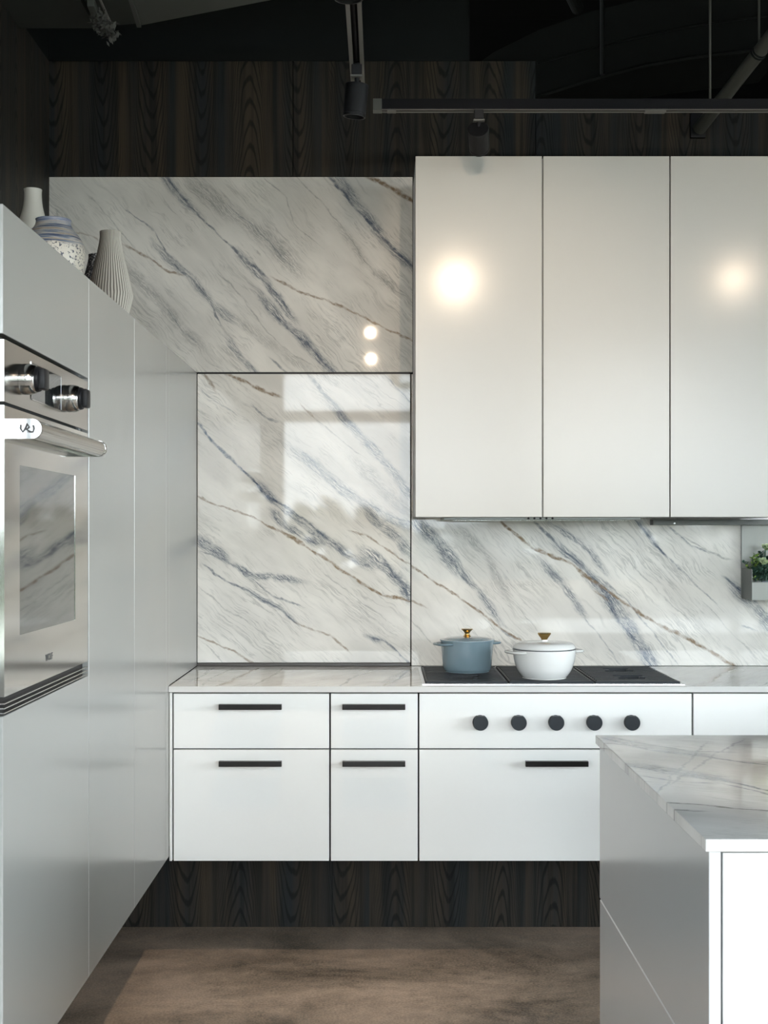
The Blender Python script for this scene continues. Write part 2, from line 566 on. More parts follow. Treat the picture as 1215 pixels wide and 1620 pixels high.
lower_veins = [
    ('b', 1.0, .0085, Lw((38, 300), (130, 405), (220, 480), (310, 570), (380, 660), (470, 705))),
    ('b', .75, .006, Lw((440, 690), (540, 750), (640, 840), (720, 905), (840, 985))),
    ('B', 1.1, .030, Lw((350, 610), (470, 720), (590, 820), (720, 910))),
    ('B', 1.1, .026, Lw((430, 755), (490, 830), (580, 890), (690, 920))),
    ('B', .9, .030, Lw((700, 900), (850, 985), (960, 1040))),
    ('b', .55, .010, Lw((620, 45), (780, 230), (900, 360))),
    ('B', 1.0, .030, Lw((740, 200), (900, 370), (990, 480), (1100, 600), (1170, 690))),
    ('B', .9, .034, Lw((560, 450), (700, 560), (870, 690), (1000, 770), (1160, 840))),
    ('b', .45, .004, Lw((620, 500), (740, 610), (830, 710))),
    ('B', 1.2, .036, Lw((920, 960), (1040, 1060), (1100, 1130), (1150, 1210))),
    ('b', .7, .008, Lw((1010, 1000), (1090, 1110), (1140, 1200))),
    ('B', 1.0, .030, Lw((920, 740), (1000, 830), (1090, 900), (1140, 970))),
    ('B', 1.2, .030, Lw((30, 890), (110, 945), (180, 1000))),
    ('b', .6, .005, Lw((60, 960), (160, 995), (250, 1050), (330, 1130))),
    ('B', 1.2, .022, Lw((240, 1040), (340, 1095), (430, 1085), (580, 1120))),
    ('b', .75, .006, Lw((75, 1040), (190, 1120), (340, 1190), (480, 1270), (550, 1335))),
    ('B', .8, .014, Lw((300, 1165), (480, 1265), (560, 1335))),
    ('b', .65, .005, Lw((300, 1090), (430, 1190), (580, 1250))),
    ('b', .75, .006, Lw((920, 1395), (1010, 1430), (1080, 1480), (1145, 1550))),
    ('B', .8, .018, Lw((920, 1395), (1000, 1425))),
    ('b', .55, .007, Lw((330, 205), (400, 270), (450, 295))),
    ('n', .6, .005, Lw((580, 195), (650, 275))),
    ('g', .5, .004, Lw((650, 275), (760, 360), (900, 470))),
    ('n', .9, .012, Lw((205, 35), (330, 100), (400, 140), (460, 160))),
    ('n', .7, .009, Lw((75, 40), (130, 115))),
    ('b', .4, .004, Lw((60, 120), (150, 195), (240, 240))),
    ('n', .8, .006, Lw((40, 668), (140, 715), (250, 745), (360, 800), (480, 870))),
    ('n', .95, .009, Lw((470, 862), (600, 940), (740, 1020), (840, 1090), (920, 1140), (1000, 1185), (1150, 1222))),
    ('n', .7, .006, Lw((840, 860), (920, 870), (1000, 930), (1070, 980), (1150, 1032))),
    ('n', .7, .006, Lw((40, 1398), (180, 1465), (260, 1500), (345, 1545))),
    ('n', .65, .006, Lw((545, 1330), (650, 1365), (740, 1395), (830, 1485))),
    ('g', .45, .004, Lw((50, 1150), (200, 1270), (330, 1340), (480, 1480))),
    ('g', .45, .004, Lw((60, 1430), (180, 1540))),
    ('g', .45, .004, Lw((700, 1080), (860, 1200), (1010, 1310))),
    ('G', .7, .04, Lw((850, 480), (1000, 640), (1150, 760))),
    ('b', .5, .004, Lw((1020, 50), (1100, 130), (1160, 210))),
]
Rw = lambda *p: wallpts(640, 800, 2.113, p)
right_veins = [
    ('n', .95, .009, Rw((315, 50), (420, 130), (560, 205), (650, 270), (760, 340), (850, 395))),
    ('n', .95, .010, Rw((840, 390), (930, 430), (1010, 480), (1118, 548))),
    ('n', .85, .007, Rw((20, 208), (90, 245), (180, 310), (280, 375), (345, 420), (388, 452))),
    ('b', .6, .010, Rw((325, 410), (365, 440))),
    ('b', .75, .008, Rw((432, 50), (520, 140), (600, 215), (650, 270), (700, 335))),
    ('B', 1.0, .028, Rw((500, 120), (600, 220), (680, 310))),
    ('B', 1.3, .045, Rw((660, 280), (720, 360), (790, 470), (840, 550))),
    ('b', .6, .007, Rw((690, 330), (730, 400), (780, 470), (830, 545))),
    ('b', .9, .008, Rw((768, 45), (830, 120), (880, 170))),
    ('b', .5, .005, Rw((870, 160), (950, 240), (1040, 330))),
    ('B', .8, .022, Rw((770, 40), (850, 140))),
    ('B', .9, .026, Rw((455, 185), (530, 265), (600, 360))),
    ('b', .45, .005, Rw((470, 205), (530, 265), (590, 350), (640, 420), (720, 530))),
    ('B', 1.2, .045, Rw((20, 40), (110, 120), (170, 210))),
    ('B', .9, .026, Rw((130, 150), (240, 280), (320, 380))),
    ('b', .5, .005, Rw((110, 120), (160, 200), (240, 280), (310, 370))),
    ('G', .8, .030, Rw((190, 85), (270, 160), (345, 300))),
    ('b', .85, .009, Rw((1075, 240), (1130, 292))),
    ('B', 1.0, .040, Rw((1100, 270), (1170, 340), (1240, 430))),
    ('b', .6, .007, Rw((1130, 405), (1172, 417))),
    ('B', .9, .020, Rw((490, 60), (600, 130), (665, 225))),
    ('b', .55, .005, Rw((640, 240), (740, 310), (830, 420), (915, 530))),
    ('b', .6, .006, Rw((880, 65), (960, 140), (1010, 160))),
    ('g', .6, .006, Rw((940, 110), (1010, 155), (1085, 180))),
    ('n', .55, .006, Rw((640, 290), (680, 320))),
    ('n', .6, .006, Rw((20, 315), (70, 345))),
    ('g', .45, .004, Rw((740, 180), (860, 300), (960, 390))),
    ('g', .45, .004, Rw((20, 380), (110, 480))),
    ('g', .45, .004, Rw((380, 340), (440, 420))),
    ('g', .4, .004, Rw((1000, 330), (1100, 430), (1215, 540))),
]
ZC = 0.9155
Cw = lambda *p: planepts(250, 1040, 2.826, ZC, p)
counter_veins = [
    ('n', .8, .010, Cw((455, 48), (400, 72), (330, 100), (265, 127))),
    ('b', .5, .008, Cw((240, 50), (200, 80), (150, 105))),
    ('g', .6, .007, Cw((330, 52), (240, 90), (200, 126))),
    ('g', .5, .007, Cw((560, 48), (500, 90), (420, 127))),
    ('b', .5, .008, Cw((960, 60), (880, 85), (820, 127))),
    ('n', .6, .008, Cw((1120, 65), (1060, 90), (1010, 125))),
    ('g', .5, .010, Cw((100, 95), (200, 105), (330, 108))),
    ('B', .9, .04, Cw((1130, 60), (1030, 110))),
    ('g', .5, .008, [(1.15, 4.45), (1.25, 4.7), (1.4, 4.96)]),
    ('b', .5, .008, [(1.3, 4.35), (1.5, 4.7), (1.6, 4.96)]),
]
ZI = 0.914
Iw = lambda *p: planepts(930, 1080, 3.0, ZI, p)
island_veins = [
    ('b', .7, .009, Iw((90, 268), (300, 322), (520, 345), (900, 398))),
    ('b', .6, .008, Iw((120, 262), (320, 300), (480, 325), (700, 330))),
    ('b', .75, .009, Iw((205, 400), (400, 422), (640, 460), (900, 525))),
    ('b', .6, .007, Iw((250, 440), (420, 470), (640, 478), (900, 540))),
    ('g', .85, .010, Iw((375, 568), (560, 580), (700, 597), (900, 612))),
    ('b', .5, .006, Iw((330, 520), (400, 440), (470, 370), (560, 290))),
    ('b', .45, .006, Iw((390, 480), (480, 420), (600, 340), (740, 270))),
    ('B', .9, .05, Iw((205, 385), (420, 425), (640, 460))),
    ('B', .8, .05, Iw((90, 262), (320, 315), (560, 345))),
    ('g', .7, .010, [(0.54, 2.395), (0.60, 2.38)]),
    ('g', .6, .010, [(0.54, 3.16), (0.62, 3.12)]),
    ('G', .6, .05, [(0.9, 2.4), (1.3, 2.6), (1.6, 2.9)]),
]
A45 = math.radians(-46)
M['marble_upper'] = marble('veined_marble_upper', 'XZ', upper_veins, math.radians(-47))
M['marble_lower'] = marble('veined_marble_lower', 'XZ', lower_veins, math.radians(-40))
M['marble_right'] = marble('veined_marble_right', 'XZ', right_veins, math.radians(-47))
M['marble_counter'] = marble('veined_marble_worktop', 'XY', counter_veins, math.radians(55), base=(0.80, 0.78, 0.745), ior=1.6)
M['marble_island'] = marble('veined_marble_island', 'XY', island_veins, math.radians(-25), base=(0.86, 0.86, 0.845), ior=1.9)


def floor_mat():
    N = NT('polished_brown_concrete')
    p = N.pos()
    a = N.noise(N.mapping(p, scale=(0.9, 1.5, 1)), 1.6, 6.0, 0.62, 0.6)
    b = N.noise(p, 130.0, 3.0, 0.75)
    c = N.noise(p, 24.0, 4.0)
    v = N.math('ADD', N.math('MULTIPLY', a, 0.60), N.math('ADD', N.math('MULTIPLY', b, 0.34), N.math('MULTIPLY', c, 0.16)))
    col = N.ramp(v, [(0.43, (0.075, 0.062, 0.048)), (0.54, (0.28, 0.215, 0.165)), (0.66, (0.50, 0.385, 0.30))])
    sp = N.range(N.noise(p, 330.0, 1.0), 0.76, 0.80, 0, 0.55)
    col = N.mix(sp, col, (0.42, 0.36, 0.30))
    N.put(N.p.inputs['Base Color'], col)
    N.put(N.p.inputs['Roughness'], N.range(c, 0.3, 0.7, 0.34, 0.48))
    N.bump(b, 0.05, 0.002)
    return N.m


M['floor'] = floor_mat()


def glass_mat():
    N = NT('window_glass')
    t = N.t
    tr = N.n('ShaderNodeBsdfTransparent'); gl = N.n('ShaderNodeBsdfGlossy'); gl.inputs['Roughness'].default_value = 0.0
    tr.inputs['Color'].default_value = (0.97, 0.985, 0.98, 1)
    fr = N.n('ShaderNodeFresnel'); fr.inputs['IOR'].default_value = 1.45
    mx = N.n('ShaderNodeMixShader')
    N.link(fr.outputs[0], mx.inputs[0]); N.link(tr.outputs[0], mx.inputs[1]); N.link(gl.outputs[0], mx.inputs[2])
    N.link(mx.outputs[0], t.nodes['Material Output'].inputs['Surface'])
    return N.m


M['glass'] = glass_mat()


def fluted_mat():
    N = NT('fluted_ceramic')
    sep = N.n('ShaderNodeSeparateXYZ'); N.link(N.obj(), sep.inputs[0])
    ang = N.math('ARCTAN2', sep.outputs['Y'], sep.outputs['X'])
    wob = N.noise(N.mapping(N.obj(), scale=(30, 30, 14)), 1.0, 3.0)
    s = N.math('SINE', N.math('ADD', N.math('MULTIPLY', ang, 44.0), N.math('MULTIPLY', wob, 2.4)))
    N.put(N.p.inputs['Base Color'], N.mix(N.range(s, -0.7, 0.2), (0.085, 0.075, 0.066), (0.45, 0.43, 0.385)))
    N.p.inputs['Roughness'].default_value = 0.75
    return N.m


def speckle_mat():
    N = NT('blue_streaked_ceramic')
    o = N.obj()
    sep = N.n('ShaderNodeSeparateXYZ'); N.link(o, sep.inputs[0])
    n1 = N.noise(N.mapping(o, scale=(9, 9, 260)), 1.0, 4.0, 0.65)
    top = N.ramp(n1, [(0.34, (0.035, 0.05, 0.10)), (0.46, (0.13, 0.16, 0.21)), (0.54, (0.38, 0.355, 0.31)), (0.66, (0.20, 0.145, 0.10))])
    blueband = N.range(sep.outputs['Z'], 0.165, 0.185)
    top = N.mix(N.math('MULTIPLY', blueband, 0.55), top, (0.07, 0.11, 0.22))
    v = N.noise(o, 150.0, 2.0, 0.6)
    bot = N.mix(N.range(v, 0.40, 0.46), (0.045, 0.05, 0.075), (0.47, 0.44, 0.38))
    edge = N.math('ADD', sep.outputs['Z'], N.math('MULTIPLY', N.noise(o, 25.0, 2.0), 0.03))
    N.put(N.p.inputs['Base Color'], N.mix(N.range(edge, 0.122, 0.132), bot, top))
    N.p.inputs['Roughness'].default_value = 0.4
    return N.m


def darkspeck_mat():
    N = NT('black_speckled_ceramic')
    v = N.noise(N.obj(), 170.0, 2.0, 0.6)
    N.put(N.p.inputs['Base Color'], N.mix(N.range(v, 0.54, 0.60), (0.018, 0.02, 0.026), (0.34, 0.33, 0.32)))
    N.p.inputs['Roughness'].default_value = 0.6
    return N.m


M['fluted'] = fluted_mat(); M['speckle'] = speckle_mat(); M['darkspeck'] = darkspeck_mat()


def struct(name, bm, mat, parent=None):
    o = mk(name, bm, mat, parent)
    o['kind'] = 'structure'
    return o


# ------------------------------------------------------------------ room shell
XL = -1.307
XR = 5.2
struct('floor', B(-4.6, XR, -2.4, 7.2, -0.08, 0), M['floor'])
struct('ceiling', B(-4.6, XR, -2.4, 7.2, 4.3, 4.38), M['void_paint'])
# back wall: solid backing, walnut boards on it, black-painted upper part
wb = struct('wall_back', B(XL - .1, XR, YB + .02, YB + .12, 0, 3.115), M['black_paint'])
ZW = 3.283
for x0, x1, z0, z1 in ((XL, -.354, 2.832, ZW), (-.351, .596, 2.832, ZW), (.599, 1.55, 2.40, 3.118), (1.553, 2.60, 2.40, 3.118), (2.603, 3.7, 0, 3.118), (3.703, 4.9, 0, 3.118)):
    mk('wood_panel', B(x0, x1, YB, YB + .02, z0, z1, .0008, 1), M['wood_x'], wb)
struct('trim_1', B(XL - .1, .596, YB + .021, YB + .1, 3.115, ZW), M['black_paint'])
struct('trim_2', B(-4.6, .339, YB + .004, YB + .12, ZW + .002, 4.3), M['black_paint'])     # black bulkhead over the walnut
struct('wall_far', B(-4.6, XR, 7.1, 7.2, 0, 4.3), M['void_paint'])
wl = struct('wall_left', B(XL - .12, XL - .02, 2.40, 5.05, 0, ZW), M['black_paint'])
for y0, y1 in ((2.41, 3.30), (3.303, 4.22), (4.223, YB)):
    mk('wood_panel', B(XL - .02, XL, y0, y1, 0.0, ZW, .0008, 1), M['wood_y'], wl)
struct('trim_3', B(XL - .12, XL - .004, 2.40, 5.05, ZW + .002, 4.3), M['black_paint'])
struct('wall_side', B(-4.6, XL - .12, 2.30, 2.40, 0, 4.3), M['plaster'])
struct('wall_west', B(-4.7, -4.6, -2.4, 2.4, 0, 4.3), M['plaster'])

# plinths
bb = struct('baseboard_back', B(XL, 2.6, 4.66, 4.70, 0, .318), M['carcass'])
for x0, x1 in ((XL, -.186), (-.184, .92), (.922, 2.6)):
    mk('wood_panel', B(x0, x1, 4.638, 4.66, 0, .318, .0006, 1), M['wood_x'], bb)
bl = struct('baseboard_left', B(XL, -1.12, 2.44, 4.63, 0, .333), M['carcass'])
mk('wood_panel', B(-1.12, -1.10, 2.44, 4.63, 0, .333, .0006, 1), M['wood_y'], bl)

# ---- window wall behind the camera
YF = -2.1
def wallpiece(bm, x0, x1, z0, z1): box(bm, x0, x1, YF - .15, YF, z0, z1)
w = bmesh.new()
wallpiece(w, -4.6, -4.4, 0, 3.0); wallpiece(w, -1.75, -.99, 0, 3.0); wallpiece(w, -4.6, XR, 3.0, 4.3)
wallpiece(w, -.99, 3.35, 0, .70); wallpiece(w, -4.4, -1.75, 0, .70); wallpiece(w, 4.95, XR, 0, 3.0)
struct('wall_front', w, M['plaster'])
w = bmesh.new()
box(w, XR, XR + .15, -2.25, -1.6, 0, 4.3); box(w, XR, XR + .15, 3.5, 7.2, 0, 4.3)
box(w, XR, XR + .15, -1.6, 3.5, 3.0, 4.3); box(w, XR, XR + .15, -1.6, 3.5, 0, .10)
struct('wall_right', w, M['plaster'])


def window(i, a0, a1, z0, rot):
    """a: along the wall; rot: function (a0, a1, d0, d1, z0, z1) -> box limits, d outward from the room face"""
    fr = bmesh.new()
    t = .045
    for (p0, p1, q0, q1) in ((a0, a0 + t, z0, 3.0), (a1 - t, a1, z0, 3.0), (a0 + t, a1 - t, z0, z0 + t), (a0 + t, a1 - t, 3.0 - t, 3.0), (a0 + t, a1 - t, 2.50, 2.605)):
        box(fr, *rot(p0, p1, .03, .11, q0, q1))
    if i == 4:
        box(fr, *rot(-2.005, -1.96, .03, .068, z0 + t, 3.0 - t))
    wo = struct('window_%d' % i, fr, M['frame'])
    mk('pane', B(*rot(a0 + t, a1 - t, .069, .075, z0 + t, 2.50)), M['glass'], wo)
    mk('pane', B(*rot(a0 + t, a1 - t, .069, .075, 2.605, 3.0 - t)), M['glass'], wo)
    ld = bpy.data.lights.new('daylight_portal', 'AREA')
    ld.shape = 'RECTANGLE'; ld.size = a1 - a0; ld.size_y = 3.0 - z0
    lo = bpy.data.objects.new('daylight_portal', ld); COL.objects.link(lo)
    q = rot(a0, a1, .16, .16, z0, 3.0)
    lo.location = ((q[0] + q[1]) / 2, (q[2] + q[3]) / 2, (q[4] + q[5]) / 2)
    lo.rotation_euler = (PI / 2, 0, PI if q[2] == q[3] else PI / 2)
    ld.cycles.is_portal = True


front_rot = lambda a0, a1, d0, d1, z0, z1: (a0, a1, YF - d1, YF - d0, z0, z1)
side_rot = lambda a0, a1, d0, d1, z0, z1: (XR + d0, XR + d1, a0, a1, z0, z1)
for i, (x0, x1, z0) in enumerate([(-.99, 1.18, .70), (1.18, 3.35, .70), (3.35, 4.95, .02), (-4.4, -1.75, .70)]):
    window(i + 1, x0, x1, z0, front_rot)
for i in range(3):  # unseen side windows; the last one is added to brighten the island top
    window(i + 5, -1.6 + 1.7 * i, .1 + 1.7 * i, .10, side_rot)
struct('ground', B(-30, 40, -40, 30, -.25, -.09), M['pavement'])


def leaf_cloud(bm, c, rad, n, size, rnd):
    for _ in range(n):
        while True:
            q = Vector((rnd.uniform(-1, 1), rnd.uniform(-1, 1), rnd.uniform(-1, 1)))
            if 0.35 < q.length < 1: break
        p = Vector(c) + Vector((q.x * rad[0], q.y * rad[1], q.z * rad[2]))
        a = Vector((rnd.gauss(0, 1), rnd.gauss(0, 1), rnd.gauss(0, 1))).normalized()
        b = a.orthogonal().normalized()
        s = size * rnd.uniform(.6, 1.4)
        vs = [bm.verts.new(p + a * s), bm.verts.new(p + b * s * .6), bm.verts.new(p - a * s), bm.verts.new(p - b * s * .6)]
        bm.faces.new(vs)


rnd = random.Random(3)
for x, y, h, r, lab in ((-3.6, -13, 5.2, 2.6, 'tall leafy tree outside the window, first from the left'),
                        (1.9, -12, 4.6, 2.2, 'leafy tree outside between the two low windows'),
                        (7.5, -14, 5.0, 2.6, 'leafy tree outside beyond the glass doors')):
    t = thing('tree', (x, y, -.05), lab, 'tree', 'trees outside the windows')
    mk('trunk', tube(bmesh.new(), [(x, y, -.05), (x + .1, y, h * .5), (x, y, h)], [.18, .14, .06], 8), M['bark'], t)
    b = bmesh.new(); leaf_cloud(b, (x, y, h + .4), (r, r, r * .8), 420, .15, rnd)
    o = mk('foliage', b, M['tree_leaf'], t); o['kind'] = 'stuff'
b = bmesh.new()
for i in range(11):
    hh = rnd.uniform(1.5, 2.2)
    leaf_cloud(b, (-9 + i * 2.0, -15.5, hh * .45), (1.5, 1.0, hh * .6), 600, .20, rnd)
o = mk('hedge', b, M['tree_leaf'], None, loc=(0, -15.5, -.09))
tag(o, 'green hedge running along outside the windows', 'hedge', kind='stuff')

# ------------------------------------------------------------------ stone slabs
tag(mk('marble_slab', B(XL, .1155, YB, YB + .018, 2.0665, 2.830, .001, 1), M['marble_upper'], loc=(-.6, YB, 2.0665)),
    'upper grey-lit marble slab with blue veins above the tall silver cabinets', 'marble slab')
tag(mk('marble_slab', B(-.7265, .1065, YB - .001, YB + .018, .929, 2.0585, .001, 1), M['marble_lower'], loc=(-.3, YB, .929)),
    'marble splashback panel between tall silver cabinets and cooktop, reflecting the window', 'marble slab')
tag(mk('marble_slab', B(.111, 2.60, YB, YB + .018, ZC + .001, 2.058, .001, 1), M['marble_right'], loc=(1.3, YB, ZC)),
    'wide marble splashback behind the two pots, under the wall cabinets', 'marble slab')
struct('trim_4', B(-.7265, .106, YB + .006, YB + .0175, 2.0586, 2.0664), M['black'])
struct('trim_5', B(-.7265, .106, YB - .012, YB + .015, ZC + .001, .928, .001, 1), plain('brown_channel', (.05, .042, .036), .4))

# ------------------------------------------------------------------ tall cabinets on the left
XT = -.728
TB, TT = .335, 2.065


def yx(Y): return (XT) * F / Y + CX


def tall(y0, y1, name, label, doors, cat='cabinet', group=None):
    t = thing(name, (-1.0, (y0 + y1) / 2, TB), label, cat, group)
    mk('body', B(XL + .003, XT - .022, y0 + .001, y1 - .001, TB + .002, TT - .001), M['grey_carcass'], t)
    for z0, z1 in doors:
        mk('door', B(XT - .02, XT, y0 + .0008, y1 - .0008, z0, z1, .0013, 1), M['grey_lacquer'], t)
    return t


OY0, OY1 = 2.437, 3.148
# oven housing: the body leaves the oven opening free
t = thing('tall_cabinet', (-1.0, (OY0 + OY1) / 2, TB), 'silver grey tall cabinet housing the built-in oven, nearest the camera', 'cabinet')
b = bmesh.new()
box(b, XL + .003, XT - .022, OY0 + .001, OY1 - .001, TB + .002, 1.080)
box(b, XL + .003, XT - .022, OY0 + .001, OY1 - .001, 1.816, TT - .001)
box(b, XL + .003, XT - .022, OY0 + .001, OY0 + .014, 1.080, 1.816); box(b, XL + .003, XT - .022, OY1 - .014, OY1 - .001, 1.080, 1.816)
box(b, XL + .003, XL + .02, OY0 + .014, OY1 - .014, 1.080, 1.816)
mk('body', b, M['grey_carcass'], t)
mk('door', B(XT - .02, XT, OY0, OY1 - .0015, 1.8165, TT, .0016), M['grey_lacquer'], t)
mk('door', B(XT - .02, XT, OY0, OY1 - .0015, TB, 1.0825, .0016), M['grey_lacquer'], t)
tall(3.148, 3.7255, 'tall_cabinet', 'plain silver grey tall cabinet right beside the oven cabinet', [(TB, TT)])
tall(3.7255, 4.270, 'tall_cabinet', 'plain silver grey tall cabinet farthest from the oven, next to the corner', [(TB, TT)])
t = thing('filler_panel', (-1.0, 4.62, TB), 'silver grey corner filler panel between the tall cabinets and marble', 'panel')
b = B(XT - .02, XT, 4.2715, 4.331, TB, TT, .0012)
box(b, XT - .02, XT, 4.331, YB - .003, ZC + .002, TT, .0012)
box(b, XL + .003, XT - .022, 4.273, 4.60, TB + .002, TT - .001)
box(b, XL + .003, XT - .022, 4.60, YB - .003, ZC + .002, TT - .001)
mk('panel', b, M['grey_lacquer'], t)

# ------------------------------------------------------------------ oven
oven = thing('oven', (-1.0, 2.79, 1.084), 'stainless steel built-in wall oven with two knobs and a bar handle', 'oven')
oy0, oy1 = 2.442, 3.132
XO = XT + .001
mk('body', B(-1.25, XT - .024, oy0 + .02, oy1 - .02, 1.09, 1.806), M['carcass'], oven)
cp = mk('control_panel', B(XT - .022, XO, oy0, oy1, 1.686, 1.8075, .0015), M['steel'], oven)
mk('display', B(XO - .001, XO + .0012, 2.63, 2.868, 1.712, 1.786, .0004, 1), M['black_glass'], cp)
b = bmesh.new()
for (a0, a1, c0, c1) in ((2.626, 2.872, 1.786, 1.7885), (2.626, 2.872, 1.7095, 1.712), (2.626, 2.63, 1.7095, 1.7885), (2.868, 2.872, 1.7095, 1.7885)):
    box(b, XO - .001, XO + .0016, a0, a1, c0, c1)
mk('display_frame', b, M['bright_steel'], cp)
for ky in (2.565, 2.93):
    c = (XO, ky, 1.744)
    prof = [(0, 0), (.0305, 0), (.0315, .004), (.031, .018), (.0285, .026), (.026, .029), (0, .029)]
    k = mk('knob', lathe(bmesh.new(), prof, c, 40, axis=(1, 0, 0)), M['steel'], oven, smooth=True, angle=35)
    g = lathe(bmesh.new(), [(0, .029), (.0255, .029), (.026, .031), (.0245, .036), (.022, .037), (0, .037)], c, 32, axis=(1, 0, 0))
    box(g, XO + .035, XO + .050, ky - .0185, ky + .0185, 1.744 - .021, 1.744 + .021, .004, 2)
    mk('grip', g, M['black'], k, smooth=True, angle=35)
door = bmesh.new()
dz0, dz1 = 1.119, 1.6795
gy0, gy1, gz0, gz1 = 2.546, 3.006, 1.230, 1.570
for (a0, a1, c0, c1) in ((oy0, gy0, dz0, dz1), (gy1, oy1, dz0, dz1), (gy0, gy1, dz0, gz0), (gy0, gy1, gz1, dz1)):
    box(door, XT - .022, XO, a0, a1, c0, c1)
bmesh.ops.remove_doubles(door, verts=door.verts, dist=1e-5)
d = mk('door', door, plain('oven_door_steel', (.655, .648, .625), .10, 1.0), oven)
mk('window', B(XT - .012, XO - .0012, gy0, gy1, gz0, gz1), M['mirror_glass'], d)
# lettering on the door
cu = bpy.data.curves.new('lettering', 'FONT'); cu.body = 'WOLF'; cu.size = .021; cu.extrude = .0003; cu.align_x = 'CENTER'
to = bpy.data.objects.new('tmp_text', cu); COL.objects.link(to)
bpy.context.view_layer.update()
me = bpy.data.meshes.new_from_object(to.evaluated_get(bpy.context.evaluated_depsgraph_get()))
bpy.data.objects.remove(to)
b = bmesh.new(); b.from_mesh(me)
bmesh.ops.transform(b, matrix=Matrix.Translation((XO + .0004, 2.77, 1.158)) @ Matrix.Rotation(PI / 2, 4, 'Z') @ Matrix.Rotation(PI / 2, 4, 'X'), verts=b.verts)
mk('lettering', b, M['logo'], d)
# handle
hz = 1.638; hx = -.6865
b = tube(bmesh.new(), [(hx, 2.500, hz), (hx, 3.062, hz)], .0185, 28)
hd = mk('handle', b, M['steel'], oven, smooth=True, angle=35)
for y0, y1 in ((2.484, 2.500), (3.062, 3.078)):
    r = .0195
    pts = [(XO, y0, hz - r), (hx, y0, hz - r)] + [(hx + r * math.sin(a), y0, hz - r * math.cos(a)) for a in [PI * k / 16 for k in range(1, 16)]] + [(hx, y0, hz + r), (XO, y0, hz + r)]
    b = prism(bmesh.new(), pts, (0, y1 - y0, 0))
    bmesh.ops.bevel(b, geom=[e for e in b.edges if abs(e.verts[0].co.y - e.verts[1].co.y) < 1e-6], offset=.0012, segments=2, affect='EDGES')
    mk('end_bracket', b, M['mirror_steel'], hd, smooth=True, angle=30)
b = bmesh.new()
E = lambda u, v: (hx - .008 + u * .0125, 2.4830, hz + v * .0085)
tube(b, [E(-1, .9), E(-1.05, 0), E(-.7, -.8), E(-.3, 0), E(0, 1.1), E(.3, .3), E(-.1, -.2), E(.35, -.7), E(.9, -.8), E(1.05, 0), E(.95, .8)], .0019, 8)
mk('emblem', b, plain('dark_emboss', (.11, .11, .112), .5, spec=.2), hd, smooth=True)
# ventilation louvres under the door
v = mk('vent', B(XT - .03, XT - .012, oy0, oy1, 1.0845, 1.1175), M['black'], oven)
for z in (1.0865, 1.0955, 1.1045):
    mk('louvre', B(XT - .012, XO, oy0 + .001, oy1 - .001, z, z + .0022), M['steel'], v)

# ------------------------------------------------------------------ vases on top
ZT = TT
v1 = smooth_curve([(0, 0), (.055, 0), (.075, .01), (.085, .06), (.08, .12), (.062, .19), (.042, .25), (.028, .30), (.0245, .335), (.0255, .351)], 6)
pr = v1 + [(.0225, .351), (.0215, .33), (.02, .30)]
c = (-1.0, 3.634, ZT)
tag(mk('vase', lathe(bmesh.new(), pr, c, 48), M['cream_vase'], loc=c, smooth=True, angle=60), 'plain cream bottle vase at the back of the cabinet top', 'vase')
v2 = smooth_curve([(0, 0), (.055, 0), (.066, .02), (.077, .06), (.0805, .10), (.077, .125), (.062, .15), (.048, .168), (.0445, .182), (.046, .186)], 6)
pr = v2 + [(.042, .186), (.040, .17), (.038, .15)]
c = (-.86, 3.32, ZT)
tag(mk('vase', lathe(bmesh.new(), pr, c, 48), M['speckle'], loc=c, smooth=True, angle=60), 'squat wide-mouthed vase with blue streaked top and speckled white belly', 'vase')
v3 = smooth_curve([(0, 0), (.045, 0), (.06, .05), (.062, .12), (.055, .19), (.04, .245), (.032, .28), (.031, .297)], 6)
pr = v3 + [(.027, .297), (.026, .27)]
c = (-.95, 4.24, ZT)
tag(mk('vase', lathe(bmesh.new(), pr, c, 40), M['darkspeck'], loc=c, smooth=True, angle=60), 'small black speckled vase half hidden behind the fluted vase', 'vase')
v4 = smooth_curve([(0, 0), (.044, 0), (.046, .003), (.058, .05), (.0695, .098), (.067, .115), (.054, .175), (.040, .235), (.0325, .275), (.0325, .2975)], 6)
pr = v4 + [(.0285, .2975), (.028, .27)]
c = (-.84, 3.919, ZT)
tag(mk('vase', lathe(bmesh.new(), pr, c, 176, rad=lambda a, r, h: r * (1 - .03 * (.5 - .5 * math.sin(44 * a))) if r > .04 or h > .02 else r), M['fluted'], loc=c, smooth=True, angle=60),
    'tall tapering cream vase with vertical flutes, nearest the marble corner', 'vase')

# ------------------------------------------------------------------ base cabinets
YFc = 4.33
S = F / YFc
zy = lambda y: H - (y - CY) / S
xx = lambda x: (x - CX) / S
ZB = zy(1362)


def handle(parent, xc, yc, wpx=99):
    x0, x1 = xx(xc - wpx / 2), xx(xc + wpx / 2)
    z1, z0 = zy(yc - 4.3), zy(yc + 4.3)
    b = bmesh.new()
    box(b, x0, x1, YFc - .030, YFc - .012, z0, z1, .0012)           # grip bar
    for a in (x0 + .002, x1 - .014):
        box(b, a, a + .012, YFc - .013, YFc, z0 + .002, z1 - .002)
    return mk('handle', b, M['dark_handle'], parent)


def front(parent, name, x0, x1, y0, y1):
    return mk(name, B(xx(x0), xx(x1), YFc, YFc + .02, zy(y1), zy(y0), .0012), M['lacquer'], parent)


def carcass(t, x0, x1, top=.8935):
    mk('body', B(xx(x0) + .001, xx(x1) - .001, YFc + .022, 4.636, ZB + .003, top), M['carcass'], t)


